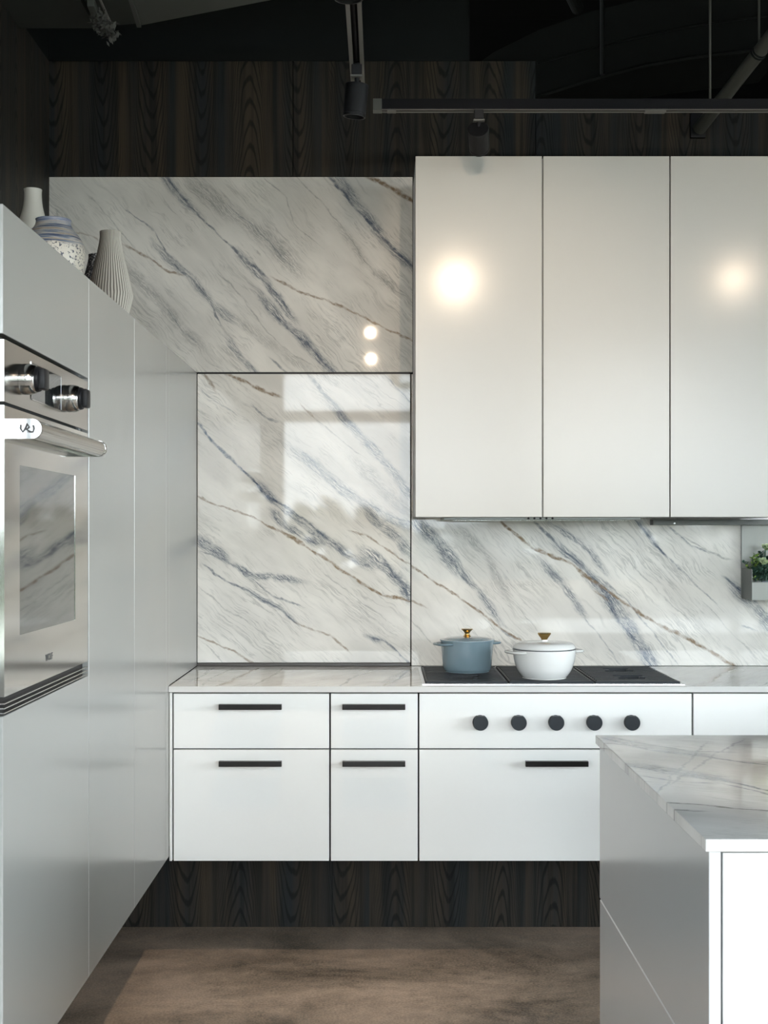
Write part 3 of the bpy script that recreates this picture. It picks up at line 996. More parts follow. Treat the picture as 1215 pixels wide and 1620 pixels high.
t = thing('drawer_cabinet', (xx(397), 4.5, ZB), 'white two-drawer base cabinet beside the tall silver cabinets, left end of the run', 'cabinet')
carcass(t, 273.5, 522)
mk('side_panel', B(XT + .0015, xx(272.3), YFc - .002, 4.636, ZB, .8925, .0012), M['lacquer'], t)
for y0, y1, yh in ((1097.5, 1184, 1117), (1186.2, 1362, 1206.5)):
    d = front(t, 'drawer', 274.6, 520.6, y0, y1); handle(d, 397, yh)
t = thing('drawer_cabinet', (xx(592), 4.5, ZB), 'narrow white two-drawer base cabinet left of the cooktop cabinet', 'cabinet')
carcass(t, 522, 662)
for y0, y1, yh in ((1097.5, 1184, 1117), (1186.2, 1362, 1206.5)):
    d = front(t, 'drawer', 523.4, 660.8, y0, y1); handle(d, 591.5, yh)
t = thing('cooktop_cabinet', (xx(879), 4.5, ZB), 'wide white base cabinet under the cooktop with five black knobs', 'cabinet')
carcass(t, 662, 1095.5, .866)
p = front(t, 'control_panel', 663.4, 1094.2, 1097.5, 1184)
for kx in (759.5, 820, 879, 939, 998.5):
    c = (xx(kx), YFc, zy(1142))
    rr = .0255

    def flat(a, r, h):
        # a flat cut across the top of the knob
        s = math.sin(a)
        return min(r, .0225 / s) if s > .01 and h > .004 else r
    b = lathe(bmesh.new(), [(0, 0), (.0235, 0), (.0235, .004), (.0262, .006), (.0262, .026), (.0245, .029), (0, .029)], (0, 0, 0), 48, rad=flat)
    # lathe axis z -> -Y, keeping angle pi/2 up
    bmesh.ops.transform(b, matrix=Matrix.Translation(c) @ Matrix.Rotation(PI / 2, 4, 'X'), verts=b.verts)
    mk('knob', b, M['grate'], p, smooth=True, angle=35)
d = front(t, 'drawer', 663.4, 1094.2, 1186.2, 1362); handle(d, 879.5, 1206.5)
t = thing('drawer_cabinet', (xx(1260), 4.5, ZB), 'white base cabinet right of the cooktop cabinet, mostly behind the island', 'cabinet')
carcass(t, 1095.5, 1430)
for y0, y1, yh in ((1097.5, 1184, 1117), (1186.2, 1362, 1206.5)):
    d = front(t, 'drawer', 1097.2, 1428, y0, y1); handle(d, 1290, yh)

# ------------------------------------------------------------------ worktop with cut-out for the hob
hx0, hx1, hy0, hy1 = .140, 1.028, 4.372, 4.895
b = bmesh.new()
box(b, XT + .0012, hx0, 4.315, YB - .0015, ZC - .02, ZC)
box(b, hx1, 2.6, 4.315, YB - .0015, ZC - .02, ZC)
box(b, hx0, hx1, 4.315, hy0, ZC - .02, ZC); box(b, hx0, hx1, hy1, YB - .0015, ZC - .02, ZC)
bmesh.ops.remove_doubles(b, verts=b.verts, dist=1e-5)
ins = [f for f in b.faces if f.calc_center_median().x in (hx0, hx1)]
wt = mk('worktop', b, M['marble_counter'], loc=(0, 4.6, ZC - .02))
M['stone_edge'] = plain('pale_stone_edge', (.66, .65, .63), .12, var=.05, vscale=8)
wt.data.materials.append(M['stone_edge'])
for f in wt.data.polygons:
    if abs(f.normal.z) < .5: f.material_index = 1
tag(wt, 'long pale marble worktop along the back wall with the cooktop set in', 'worktop')

# ------------------------------------------------------------------ cooktop
hob = thing('cooktop', (.584, 4.63, ZC), 'black gas cooktop with three ribbed grates and steel edge', 'cooktop')
fx0, fx1, fy0, fy1 = .133, 1.0355, 4.363, 4.907
b = bmesh.new()
e = .012
box(b, fx0, fx1, fy0, fy0 + e, ZC, ZC + .004, .001, 1); box(b, fx0, fx1, fy1 - e, fy1, ZC, ZC + .004, .001, 1)
box(b, fx0, fx0 + e, fy0 + e, fy1 - e, ZC, ZC + .004); box(b, fx1 - e, fx1, fy0 + e, fy1 - e, ZC, ZC + .004)
mk('frame', b, M['steel'], hob)
mk('tray', B(hx0 + .001, hx1 - .001, hy0 + .001, hy1 - .001, ZC - .045, ZC - .022), M['black'], hob)
secs = [(.147, .4285), (.4345, .725), (.731, 1.022)]
gy0_, gy1_ = 4.377, 4.893
zg0, zg1 = ZC - .008, ZC + .010
for x0, x1 in secs:
    cx = (x0 + x1) / 2
    holes = [(cx, gy0_ + .135), (cx, gy1_ - .135)]
    b = bmesh.new()
    box(b, x0, x1, gy0_, gy0_ + .012, zg0, zg1, .001, 1); box(b, x0, x1, gy1_ - .012, gy1_, zg0, zg1, .001, 1)
    box(b, x0, x0 + .008, gy0_ + .012, gy1_ - .012, zg0, zg1 - .002); box(b, x1 - .008, x1, gy0_ + .012, gy1_ - .012, zg0, zg1 - .002)
    n = 13
    for k in range(n):
        yc = gy0_ + .022 + (gy1_ - gy0_ - .044) * k / (n - 1)
        cuts = []
        for hx_, hy_ in holes:
            dy = abs(yc - hy_)
            if dy < .045: cuts.append((hx_ - (.030 + dy * .5), hx_ + (.030 + dy * .5)))
        segs = [(x0 + .008, x1 - .008)]
        for c0, c1 in cuts:
            segs = [(x0 + .008, c0), (c1, x1 - .008)]
        for a0, a1 in segs:
            box(b, a0, a1, yc - .0110, yc + .0110, zg0 + .002, zg1, .0012, 1)
    for xs in (cx - .085, cx + .085, cx):
        box(b, xs - .004, xs + .004, gy0_ + .012, gy1_ - .012, zg0, zg0 + .004)
    mk('grate', b, M['grate'], hob)
    for hx_, hy_ in holes:
        bb_ = lathe(bmesh.new(), [(0, 0), (.038, 0), (.038, .006), (.028, .008), (.028, .013), (.024, .015), (0, .015)], (hx_, hy_, ZC - .022), 28)
        mk('burner', bb_, M['brass'], hob, smooth=True, angle=35)

ZG = zg1
# ------------------------------------------------------------------ pots
def loop_handle(c, ang, r, z, reach, wid, mat, parent, name='handle'):
    """flat loop handle leaving the pot wall at angle ang"""
    b = bmesh.new()
    d = Vector((math.cos(ang), math.sin(ang), 0)); s = Vector((-d.y, d.x, 0))
    base = Vector((c[0], c[1], z))
    pts = []
    for k in range(13):
        t = -1 + 2 * k / 12
        u = wid * math.copysign(abs(math.sin(t * PI / 2)) ** .9, t)
        rr = r - .012 + (reach + .012) * (1 - abs(t) ** 3.2)
        pts.append(base + d * rr + s * u)
    t_ = bmesh.new()
    rings = []
    for i, p in enumerate(pts):
        tg = (pts[min(i + 1, 12)] - pts[max(i - 1, 0)]).normalized()
        nrm = tg.cross(Vector((0, 0, 1))).normalized()
        ring = []
        for k in range(10):
            a = 2 * PI * k / 10
            ring.append(t_.verts.new(p + nrm * .0085 * math.cos(a) + Vector((0, 0, .0052 * math.sin(a)))))
        rings.append(ring)
    for A, B_ in zip(rings, rings[1:]):
        for k in range(10): t_.faces.new((A[k], A[(k + 1) % 10], B_[(k + 1) % 10], B_[k]))
    t_.faces.new(rings[0]); t_.faces.new(rings[-1])
    merge(b, t_)
    return mk(name, b, mat, parent, smooth=True, angle=50)


c = (.3105, 4.70, ZG)
pot = thing('dutch_oven', c, 'blue-grey straight-sided enamel casserole pot with brass lid knob', 'pot')
pr = smooth_curve([(0, .0), (.074, .0), (.082, .003), (.0885, .014), (.0925, .045), (.0965, .095), (.0985, .113)], 5)
mk('body', lathe(bmesh.new(), pr + [(.095, .113), (.090, .05), (0, .03)], c, 64), M['blue_enamel'], pot, smooth=True, angle=50)
a = math.radians(205)
loop_handle(c, a, .0955, ZG + .104, .027, .042, M['blue_enamel'], pot)
loop_handle(c, a + PI, .0955, ZG + .104, .027, .042, M['blue_enamel'], pot)
pr = [(0, .106), (.096, .106), (.0965, .1135), (.1005, .1135), (.1015, .116), (.1005, .1185), (.094, .1195), (.090, .1185), (.0885, .1195), (.078, .1235), (.05, .1275), (.03, .1288), (0, .129)]
lid = mk('lid', lathe(bmesh.new(), pr, c, 64), M['blue_enamel'], pot, smooth=True, angle=50)
kp = smooth_curve([(0, .1285), (.0145, .1285), (.0125, .132), (.0095, .136), (.0095, .141), (.013, .147), (.0205, .154), (.0217, .1555)], 4)
mk('knob', lathe(bmesh.new(), kp + [(.0205, .157), (.016, .1568), (0, .156)], c, 40), M['brass'], lid, smooth=True, angle=45)

c = (.569, 4.49, ZG)
pot = thing('dutch_oven', c, 'white round-bellied enamel casserole pot with brass lid knob', 'pot')
pr = smooth_curve([(0, 0), (.071, 0), (.0745, .002), (.082, .009), (.096, .030), (.106, .060), (.110, .088), (.1105, .101)], 6)
mk('body', lathe(bmesh.new(), pr + [(.107, .101), (.10, .05), (0, .02)], c, 72), M['white_enamel'], pot, smooth=True, angle=50)
mk('rim', lathe(bmesh.new(), [(.104, .1008), (.1108, .1008), (.1112, .102), (.1108, .1035), (.104, .1035)], c, 72), M['dark_rim'], pot, smooth=True)
a = math.radians(200)
loop_handle(c, a, .108, ZG + .0935, .026, .048, M['white_enamel'], pot)
loop_handle(c, a + PI, .108, ZG + .0935, .026, .048, M['white_enamel'], pot)
pr = smooth_curve([(.1085, .1038), (.1105, .107), (.107, .114), (.100, .1215), (.088, .1255), (.05, .128), (0, .129)], 5)
lid = mk('lid', lathe(bmesh.new(), [(0, .1036), (.1, .1036)] + pr, c, 72), M['white_enamel'], pot, smooth=True, angle=50)
mk('knob_collar', lathe(bmesh.new(), [(0, .128), (.0125, .128), (.0118, .1345), (0, .1345)], c, 32), M['white_enamel'], lid, smooth=True, angle=45)
mk('knob', lathe(bmesh.new(), [(0, .1345), (.0108, .1345), (.0118, .138), (.0232, .154), (.0238, .1563), (.0225, .1585), (0, .159)], c, 40), M['brass'], lid, smooth=True, angle=40)

# ------------------------------------------------------------------ wall cabinets
YU = 4.575
SU = F / YU
ux = lambda x: (x - CX) / SU
uz = lambda y: H - (y - CY) / SU
for x0, x1, lab in ((657.3, 857.3, 'white wall cabinet above the two pots, left end of the row'),
                    (859.6, 1058.9, 'white wall cabinet in the middle of the row of three'),
                    (1061.0, 1261, 'white wall cabinet above the planter, right end of the row')):
    t = thing('hanging_cabinet', ((ux(x0) + ux(x1)) / 2, 4.78, uz(818)), lab, 'cabinet')
    mk('body', B(ux(x0) + .0005 if x0 < 700 else ux(x0) - .0015, ux(x1) + .0015, YU + .0235, YB - .002, uz(818) + .003, uz(247) - .003), M['grey_carcass'] if x0 < 700 else M['grey_carcass'], t)
    mk('door', B(ux(x0), ux(x1), YU, YU + .022, uz(818), uz(247), .0014), M['dimmed_warm_lacquer'], t)

# extractor under the cabinets
h = thing('extractor_hood', (.58, 4.79, 1.496), 'slim steel extractor insert under the wall cabinets above the pots', 'extractor hood')
mk('body', B(.222, .945, 4.66, 4.94, 1.4845, 1.4955, .002, 1), plain('dull_steel', (.30, .31, .30), .4, .8), h)
mk('filter', B(.26, .90, 4.72, 4.92, 1.4815, 1.4850, .001, 1), M['steel'], h)
for i in range(5):
    x = .532 + i * .022
    mk('button', lathe(bmesh.new(), [(0, 0), (.004, 0), (.004, .004), (0, .004)], (x, 4.655, 1.490), 12, axis=(0, 1, 0)), M['black'], h)

# rail with hanging planter
r = thing('utensil_rail', (1.8, 4.94, 1.4675), 'dark metal rail under the wall cabinets, above the planter', 'rail')
mk('rail', B(1.044, 2.6, 4.925, YB - .0015, 1.4675, 1.4880, .001, 1), M['dark_taupe'], r)
mk('screw', lathe(bmesh.new(), [(0, 0), (.004, 0), (.0035, .0018), (0, .002)], (1.128, 4.925, 1.4735), 16, axis=(0, -1, 0)), M['bright_steel'], r)
XP = 1.3985
p = thing('planter_box', (1.57, 4.9, 1.18), 'taupe metal planter box hanging from the wall rail', 'planter')
mk('back_plate', B(XP, 1.74, 4.962, 4.974, 1.186, 1.4660, .001, 1), M['taupe_metal'], p)
yf = 4.826
t3 = .003
b = bmesh.new()
prism(b, [(XP, 4.962, 1.300), (XP, yf, 1.2985), (XP, yf, 1.181), (XP, 4.962, 1.181)], (t3, 0, 0))
mk('side_panel', b, M['dark_taupe'], p)
b = bmesh.new()
prism(b, [(1.737, 4.962, 1.300), (1.737, yf, 1.2985), (1.737, yf, 1.181), (1.737, 4.962, 1.181)], (t3, 0, 0))
mk('side_panel', b, M['dark_taupe'], p)
mk('front_panel', B(XP, 1.74, yf - .003, yf, 1.181, 1.2495, .0006, 1), M['taupe_metal'], p)
mk('bottom', B(XP + t3, 1.737, yf, 4.962, 1.181, 1.184), M['dark_taupe'], p)
mk('soil', B(XP + t3 + .001, 1.736, yf + .001, 4.961, 1.184, 1.243), plain('dark_soil', (.02, .017, .014), .95), p)

rnd = random.Random(11)


def leaf(bm, base, d, up, ln, wd, th=.002):
    """fat leaf: a curved lens from base along d"""
    d = Vector(d).normalized(); s = d.cross(Vector(up))
    if s.length < 1e-3: s = d.orthogonal()
    s.normalize(); n = s.cross(d).normalized()
    rows = []
    for t, w in ((0, .25), (.35, .85), (.7, 1.0), (.9, .6)):
        q = Vector(base) + d * ln * t + n * (ln * .25 * t * t)
        rows.append([bm.verts.new(q - s * wd * w), bm.verts.new(q - n * th), bm.verts.new(q + s * wd * w), bm.verts.new(q + n * th)])
    tip = bm.verts.new(Vector(base) + d * ln + n * ln * .25)
    for A, B_ in zip(rows, rows[1:]):
        for k in range(4): bm.faces.new((A[k], A[(k + 1) % 4], B_[(k + 1) % 4], B_[k]))
    for k in range(4): bm.faces.new((rows[-1][k], rows[-1][(k + 1) % 4], tip))


def rosette(name, c, face, r, mat, label):
    """echeveria: spirals of fat leaves round axis face on a short stem"""
    c = Vector(c); face = Vector(face).normalized()
    q = Vector((0, 0, 1)).rotation_difference(face)
    root = thing(name, (c.x, c.y, 1.222), label, 'succulent', 'plants in the hanging planter')
    for k in range(14):
        ang = k * 2.399; lev = k / 13
        b = bmesh.new()
        d = Vector((math.cos(ang), math.sin(ang), .25 + 1.5 * lev))
        leaf(b, c + q @ Vector((0, 0, .001 * k)), q @ d.normalized(), q @ Vector((0, 0, 1)), r * (1 - .45 * lev), r * .36 * (1 - .35 * lev), .0016)
        mk('leaf', b, mat, root, smooth=True, angle=60)
    mk('stem', tube(bmesh.new(), [(c.x, c.y + .01, 1.215), c - face * .004, c], .003, 6), M['leaf_dark'], root)


def sprig(name, base, tip, mat, label, n=16, ln=.011):
    base, tip = Vector(base), Vector(tip)
    root = thing(name, base, label, 'succulent', 'plants in the hanging planter')
    mid = (base + tip) / 2 + Vector((0, 0, .02))
    pts = [(1 - t) ** 2 * base + 2 * t * (1 - t) * mid + t * t * tip for t in [k / 8 for k in range(9)]]
    mk('stem', tube(bmesh.new(), pts, .0014, 5), M['leaf_dark'], root)
    b = bmesh.new()
    for k in range(n):
        t = .03 + .97 * k / (n - 1)
        q = (1 - t) ** 2 * base + 2 * t * (1 - t) * mid + t * t * tip
        ang = k * 2.4
        d = Vector((math.cos(ang), math.sin(ang) * .8, .5 * rnd.uniform(.2, 1.3)))
        leaf(b, q, d, (0, 0, 1), ln * rnd.uniform(.8, 1.25), ln * .42, .001)
    mk('foliage', b, mat, root, smooth=True, angle=60)


P_ = lambda x, y, Y: px(x, y, Y)
rosette('succulent', P_(1206.5, 890, 4.845), (-.1, -1, .55), .024, M['leaf_pale'], 'pale yellow-green rosette succulent at the front of the planter')
rosette('succulent', P_(1211, 869, 4.88), (.1, -1, .8), .025, M['leaf_pale'], 'pale green rosette succulent standing highest in the planter')
rosette('succulent', P_(1213, 907, 4.838), (.2, -1, .4), .020, M['leaf_dark'], 'dark blue-green rosette succulent low behind the planter front')
rosette('succulent', P_(1232, 880, 4.86), (.1, -1, .8), .024, M['leaf_pale'], 'pale rosette succulent in the planter just outside the frame')
spr = [((1196, 915, 4.87), (1197, 878, 4.86), 'leaf_bright', 'bright green small-leaved sprig rising in the middle of the planter', 18, .015),
       ((1193, 912, 4.88), (1190, 882, 4.87), 'leaf_bright', 'short bright green sprig left of the rosettes', 14, .014),
       ((1192, 912, 4.90), (1176, 890, 4.90), 'leaf_dark', 'thin dark sprig trailing over the planter side', 12, .012),
       ((1193, 914, 4.86), (1180, 896, 4.88), 'leaf_bright', 'bright sprig leaning over the left planter side', 9, .011),
       ((1196, 920, 4.845), (1193, 901, 4.84), 'leaf_dark', 'dark leafy sprig against the planter front, left', 22, .017),
       ((1202, 920, 4.845), (1202, 899, 4.84), 'leaf_dark', 'dark leafy sprig against the planter front, below the pale rosette', 22, .018),
       ((1209, 918, 4.86), (1211, 893, 4.86), 'leaf_dark', 'dark leafy sprig filling the planter behind the grey pebble', 22, .018),
       ((1202, 910, 4.90), (1204, 875, 4.90), 'leaf_dark', 'dark tall sprig behind the pale rosettes', 22, .017),
       ((1195, 912, 4.91), (1198, 888, 4.92), 'leaf_dark', 'dark bushy sprig at the back of the planter', 22, .017),
       ((1197, 918, 4.838), (1191, 916, 4.836), 'leaf_bright', 'tiny bright shoot at the planter corner', 6, .009),
       ((1195, 920, 4.94), (1194, 900, 4.945), 'leaf_dark', 'low dark sprig along the planter back, first from the left', 20, .018),
       ((1201, 920, 4.94), (1201, 893, 4.945), 'leaf_dark', 'low dark sprig along the planter back, second from the left', 22, .019),
       ((1207, 920, 4.94), (1207, 885, 4.945), 'leaf_dark', 'tall dark sprig along the planter back, third from the left', 24, .019),
       ((1213, 920, 4.94), (1214, 882, 4.945), 'leaf_dark', 'tall dark sprig along the planter back, fourth from the left', 24, .019),
       ((1205, 921, 4.87), (1206, 903, 4.87), 'leaf_dark', 'short dark sprig in the planter middle under the rosettes', 22, .018),
       ((1214, 921, 4.87), (1215, 900, 4.87), 'leaf_dark', 'short dark sprig in the planter beside the grey pebble', 22, .018),
       ((1218, 912, 4.88), (1222, 878, 4.88), 'leaf_dark', 'dark sprig at the far side of the planter', 20, .017)]
for a_, b_, m_, l_, n_, ln_ in spr:
    sprig('succulent', P_(*a_), P_(*b_), M[m_], l_, n_, ln_)
b = bmesh.new()
bmesh.ops.create_icosphere(b, subdivisions=3, radius=1.0)
for v_ in b.verts: v_.co = Vector((v_.co.x * .030, v_.co.y * .016, v_.co.z * .017)) * (1 + .08 * math.sin(7 * v_.co.x + 4 * v_.co.z))
pp = P_(1212, 917.5, 4.848)
bmesh.ops.translate(b, verts=b.verts, vec=Vector((pp.x, pp.y, 1.238)))
tag(mk('pebble', b, M['stone'], loc=(pp.x, pp.y, 1.222), smooth=True, angle=80), 'grey speckled pebble lying in the planter under the rosettes', 'stone')

# ------------------------------------------------------------------ island
IX0, IX1 = .556, 2.2
IY0, IY1 = 2.172, 3.266
zi = ZI - .0215
t = thing('kitchen_island', (1.2, 2.7, 0), 'white lacquered kitchen island under the marble slab, right foreground', 'island')
mk('body', B(IX0 + .022, IX1, IY0 + .022, IY1 - .001, .06, zi - .003), M['carcass'], t)
ZS = .497
mk('side_panel', B(IX0, IX0 + .02, IY0 + .0005, IY1, ZS + .002, zi - .0015, .0012), M['island_lacquer'], t)
mk('side_panel', B(IX0, IX0 + .02, IY0 + .0005, IY1, .06, ZS + .0005, .0038, 1), M['island_lacquer'], t)
mk('corner_panel', B(IX0 + .0005, IX0 + .0205, IY0 - .0005, IY0 + .022, .06, zi - .0015, .0010), M['island_dimmed_white'], t)
mk('door', B(IX0 + .0240, 1.36, IY0, IY0 + .02, .06, zi - .0045, .0014), M['island_dimmed_white'], t)
mk('door', B(1.364, IX1, IY0, IY0 + .02, .06, zi - .0045, .0014), M['island_dimmed_white'], t)
mk('plinth', B(IX0 + .06, IX1 - .05, IY0 + .06, IY1 - .06, 0, .06), M['carcass'], t)
iw = mk('island_worktop', B(.5475, IX1 + .01, 2.160, 3.280, zi, ZI, .0012), M['marble_island'], loc=(1.2, 2.7, zi))
iw.data.materials.append(M['stone_edge'])
for f in iw.data.polygons:
    if f.normal.y < -.5: f.material_index = 1
tag(iw, 'pale marble worktop with blue veins on the kitchen island', 'worktop')

# ------------------------------------------------------------------ light tracks and spotlights
ZTr = 2.8615


def track_bm(length, wd=.036, ht=.036):
    """channel along +X from 0 to length, bottom at z 0: housing, and the pale lips of its mouth"""
    hb = bmesh.new()
    box(hb, 0, length, -wd / 2, -wd / 2 + .003, .001, ht); box(hb, 0, length, wd / 2 - .003, wd / 2, .001, ht)
    box(hb, 0, length, -wd / 2 + .003, wd / 2 - .003, ht - .004, ht)
    box(hb, 0, length, -.003, .003, .010, ht - .004)
    lb = bmesh.new()
    box(lb, 0, length, -wd / 2, -wd / 2 + .012, 0, .002); box(lb, 0, length, wd / 2 - .012, wd / 2, 0, .002)
    return hb, lb


def track(name, loc, length, dirx, label, wd=.036):
    t = thing(name, loc, label, 'light track')
    rot = Matrix.Translation(loc) @ Matrix.Rotation(0 if dirx else PI / 2, 4, 'Z')
    for nm, b, m in zip(('housing', 'rail'), track_bm(length, wd), (M['track_black'], M['rail_grey'])):
        bmesh.ops.transform(b, matrix=rot, verts=b.verts)
        mk(nm, b, m, t)
    return t


tr = track('light_track', (-.034, 4.30, ZTr), 2.8, True, 'black ceiling light track running across in front of the wall cabinets')
mk('joiner', B(.885, .955, 4.282, 4.318, ZTr - .0035, ZTr + .001, .001, 1), M['rail_grey'], tr)
mk('end_connector', B(-.034, -.004, 4.281, 4.319, ZTr - .002, ZTr + .0365, .001, 1), M['dark_taupe'], tr)
mk('connector', B(.014, .044, 4.284, 4.316, ZTr - .0025, ZTr + .001), M['rail_grey'], tr)
track('light_track', (-.080, -.6, ZTr), 4.85, False, 'black ceiling light track running away from the camera, above the corner', .044)
track('light_track', (-.05, 2.36, ZTr), 3.4, True, 'black ceiling light track overhead, just above the frame')


def spotlight(loc, aim, label, lit=None):
    """track spotlight hanging under a track at loc (mouth of the track); aim = direction of the beam"""
    loc = Vector(loc); aim = Vector(aim).normalized()
    t = thing('spotlight', loc, label, 'spotlight', 'black cylinder spotlights on the tracks')
    b = B(loc.x - .016, loc.x + .016, loc.y - .015, loc.y + .015, loc.z - .030, loc.z + .006, .002, 1)
    mk('adapter', b, M['black'], t)
    b = B(loc.x - .019, loc.x + .019, loc.y - .017, loc.y + .017, loc.z - .038, loc.z - .031, .001, 1)
    mk('clip', b, M['rail_grey'], t)
    piv = loc + Vector((0, 0, -.068))
    mk('stem', tube(bmesh.new(), [loc + Vector((0, 0, -.03)), piv], .0075, 12), M['black'], t, smooth=True)
    R_, L_ = .0350, .098
    c0 = piv - aim * .012
    pr = [(0, 0), (R_ - .002, 0), (R_, .002), (R_, L_ - .012), (R_ - .0012, L_ - .011), (R_ - .0012, L_ - .009), (R_, L_ - .008), (R_, L_), (R_ - .004, L_), (R_ - .006, L_ - .03), (0, L_ - .03)]
    mk('lamp_body', lathe(bmesh.new(), pr, c0, 40, axis=aim), plain('spot_black', (.008, .008, .009), .55, spec=.2) if 'spot_black' not in bpy.data.materials else bpy.data.materials['spot_black'], t, smooth=True, angle=35)
    if lit:
        ld = bpy.data.lights.new('spot_lamp', 'SPOT')
        ld.energy = lit; ld.color = LAMP_COLOUR; ld.spot_size = math.radians(50); ld.spot_blend = .9; ld.shadow_soft_size = .019
        lo = bpy.data.objects.new('spot_lamp', ld); COL.objects.link(lo)
        lo.location = c0 + aim * (L_ + .004)
        lo.rotation_euler = Vector((0, 0, -1)).rotation_difference(aim).to_euler()
    return t


spotlight((-.080, 3.885, ZTr), (-.10, .10, -1), 'black spotlight on the receding track, pointing almost straight down', LAMP_POWER * 1.3)
spotlight((.323, 4.30, ZTr), (.10, .91, -.42), 'black spotlight on the crosswise track, tilted towards the wall cabinets')
spotlight((-.082, 3.03, ZTr), (0, .05, -1), 'black spotlight at the top edge, only its lower rim in view', LAMP_POWER * 1.3)
spotlight((.386, 2.36, ZTr + .0), (-.02, 1, -.32), 'lit spotlight overhead aimed at the left wall cabinet', LAMP_POWER * 1.2)
spotlight((1.87, 2.36, ZTr + .0), (-.22, 1, -.2), 'lit spotlight overhead aimed at the right wall cabinet', LAMP_POWER * .6)
spotlight((-.078, 1.44, ZTr), (-.06, 1, -.30), 'lit spotlight overhead on the receding track, the nearer to the marble', LAMP_POWER * .9)
spotlight((-.088, .12, ZTr), (-.04, 1, -.22), 'lit spotlight overhead on the receding track, the farther from the marble', LAMP_POWER * .9)

spotlight((1.30, 2.36, ZTr), (0, .12, -1), 'unseen spotlight added overhead to brighten the island worktop', LAMP_POWER * 2.2)  # extra lamp out of view, added to brighten the island top

# ------------------------------------------------------------------ things under the black ceiling
# hanger rods
tag(mk('hanger_rod', tube(bmesh.new(), [(1.105, 4.30, ZTr + .034), (1.105, 4.30, 4.3)], .004, 8), M['pipe_paint'], loc=(1.105, 4.30, ZTr + .034), smooth=True),
    'thin grey rod holding up the crosswise light track', 'rod')
# slanting pipe with wall flange
p0, p1 = px(1106, 204, 4.955), px(1262, 4, 4.30)
pipe = thing('pipe', p0, 'thick grey pipe slanting up from the walnut wall', 'pipe')
mk('pipe_run', tube(bmesh.new(), [p0, p0.lerp(p1, .5), p1], .0255, 24), M['pipe_paint'], pipe, smooth=True, angle=50)
mk('flange', B(p0.x - .03, p0.x + .03, 4.968, 4.979, p0.z - .03, p0.z + .10, .002, 1), M['black'], pipe)
pc = p0.lerp(p1, .64); dirp = (p1 - p0).normalized()
for k in range(2):
    q0 = pc + dirp * (.012 * k - .006)
    mk('clamp', lathe(bmesh.new(), [(.0258, -.003), (.0285, -.003), (.0285, .003), (.0258, .003)], q0, 24, axis=dirp), M['black_paint'], pipe, smooth=True)
tag(mk('hanger_rod', tube(bmesh.new(), [pc + Vector((0, 0, .034)), (pc.x, pc.y, 4.3)], .0045, 8), M['pipe_paint'], loc=pc + Vector((0, 0, .034)), smooth=True),
    'short grey rod hanging the slanting pipe from the ceiling', 'rod')
# curved dark duct
YD = 5.9
up = [(700, 150), (740, 112), (782, 82), (853, 47), (935, 18), (1012, 0), (1100, -16), (1250, -30)]
lo_ = [(1250, 70), (1188, 79), (1094, 90), (1020, 103), (953, 120), (900, 136), (847, 153), (760, 190)]
b = prism(bmesh.new(), [px(x, y, YD) for x, y in up + lo_], (0, .5, 0))
duct = mk('curved_duct', b, M['duct_paint'], loc=px(950, 100, YD))
tag(duct, 'large dark curved duct sweeping under the black ceiling', 'duct')
b = bmesh.new()
tube(b, [px(x, y + 1, YD - .012) for x, y in lo_], .011, 6)
mk('flange', b, M['duct_paint'], duct)
b = bmesh.new()
tube(b, [px(x, y, YD - .004) for x, y in ((850, 100), (980, 65), (1100, 40), (1250, 20))], .006, 6)
mk('seam', b, M['duct_paint'], duct)
q = px(953, 0, 5.7)
tag(mk('conduit', tube(bmesh.new(), [px(953, 118, 5.86), px(953, -60, 5.86)], .012, 8), M['duct_paint'], loc=px(953, 118, 5.86)), 'thin dark conduit crossing the curved duct', 'conduit')
tag(mk('pipe_stub', tube(bmesh.new(), [px(893, -30, 5.6), px(914, 14, 5.8)], .028, 14), M['duct_paint'], loc=px(914, 14, 5.8)), 'short dark pipe end above the curved duct', 'pipe')

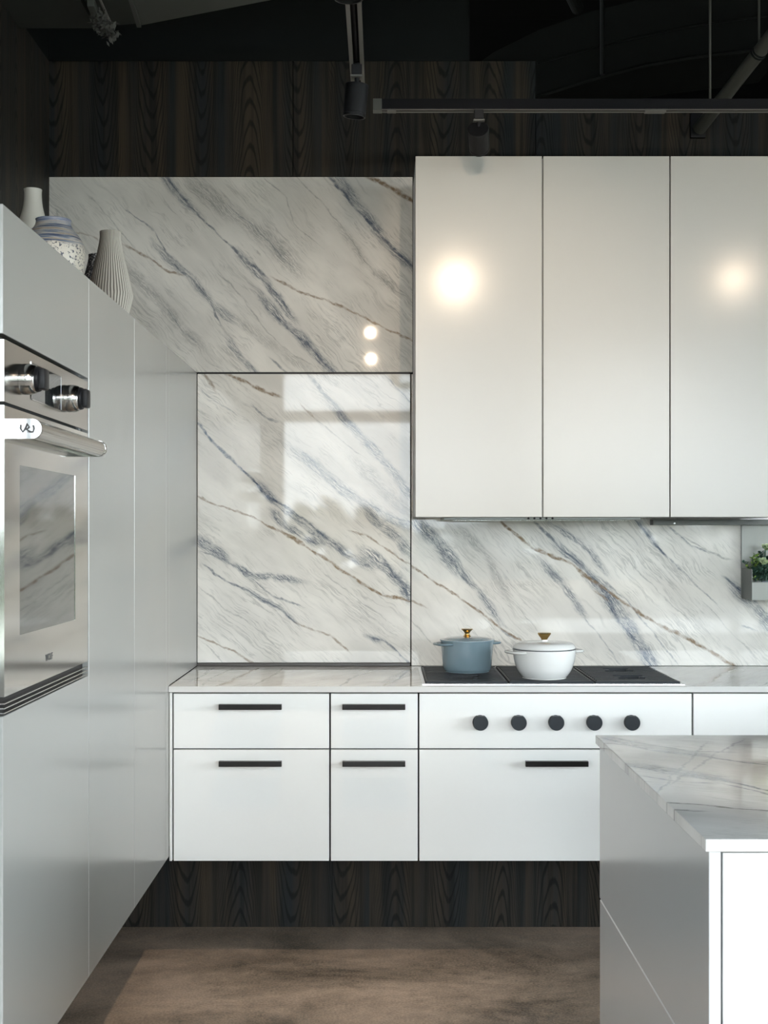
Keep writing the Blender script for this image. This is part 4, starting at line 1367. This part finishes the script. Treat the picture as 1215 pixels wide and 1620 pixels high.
# grey ceiling panels, upper left
ZP = 3.25
def cp_(x, y): 
    d = F * (ZP - H) / (CY - y)
    return Vector(((x - CX) * d / F, d, ZP))
cl = thing('ceiling_panels', cp_(200, 30), 'grey suspended ceiling panels at the upper left edge', 'ceiling panel')
def pan(pts, mat, th=.03, dz=0.0, name='panel'):
    b = prism(bmesh.new(), [p + Vector((0, 0, dz)) for p in pts], (0, 0, th))
    mk(name, b, mat, cl)
pan([cp_(-140, 45), cp_(151, 45), cp_(128, 2), cp_(100, -60), cp_(-140, -60)], M['grey_panel'])
pan([cp_(155, 44), cp_(172, 44), cp_(216, 40), cp_(203, -1), cp_(184, -60), cp_(106, -60), cp_(133, 2)], M['grey_panel'], dz=.006)
pan([cp_(224, 40), cp_(434, -1), cp_(700, -50), cp_(700, -60), cp_(192, -60), cp_(211, -1)], M['grey_panel_light'])
pan([cp_(216.6, 41), cp_(223.5, 41), cp_(210.4, -1), cp_(191.5, -60), cp_(184.5, -60), cp_(203.6, -1)], M['grey_panel_light'], th=.02, dz=-.006, name='joint_rail')
b = bmesh.new()
prism(b, [cp_(138, -4) + Vector((0, 0, -.03)), cp_(149, -4) + Vector((0, 0, -.03)), cp_(160, 26) + Vector((0, 0, -.03)), cp_(150, 26) + Vector((0, 0, -.03))], (0, 0, .03))
mk('joint_rail', b, M['grey_panel_light'], cl)
b = tube(bmesh.new(), [cp_(152, -20) + Vector((0, 0, -.012)), cp_(178, 38) + Vector((0, 0, -.012))], .005, 8)
mk('wire', b, M['rail_grey'], cl)
# ragged clump of fibre at the end of the rail
b = bmesh.new()
rnd = random.Random(5)
for _ in range(230):
    u = rnd.random()
    cxp = 153 + 28 * u + rnd.gauss(0, 5); cyp = 30 + 28 * u + rnd.gauss(0, 7)
    q = px(cxp, cyp, 4.30 + rnd.uniform(-.03, .03))
    a = Vector((rnd.gauss(0, 1), rnd.gauss(0, 1), rnd.gauss(0, 1))).normalized(); c_ = a.orthogonal().normalized()
    s = rnd.uniform(.006, .016)
    vs = [b.verts.new(q + a * s), b.verts.new(q + c_ * s * .5 + a * s * .2), b.verts.new(q - a * s), b.verts.new(q - c_ * s * .5)]
    b.faces.new(vs)
o = mk('fibre_clump', b, M['fibre'], loc=px(168, 28, 4.30))
tag(o, 'ragged clump of grey fibre hanging below the ceiling panels', 'fibre clump')
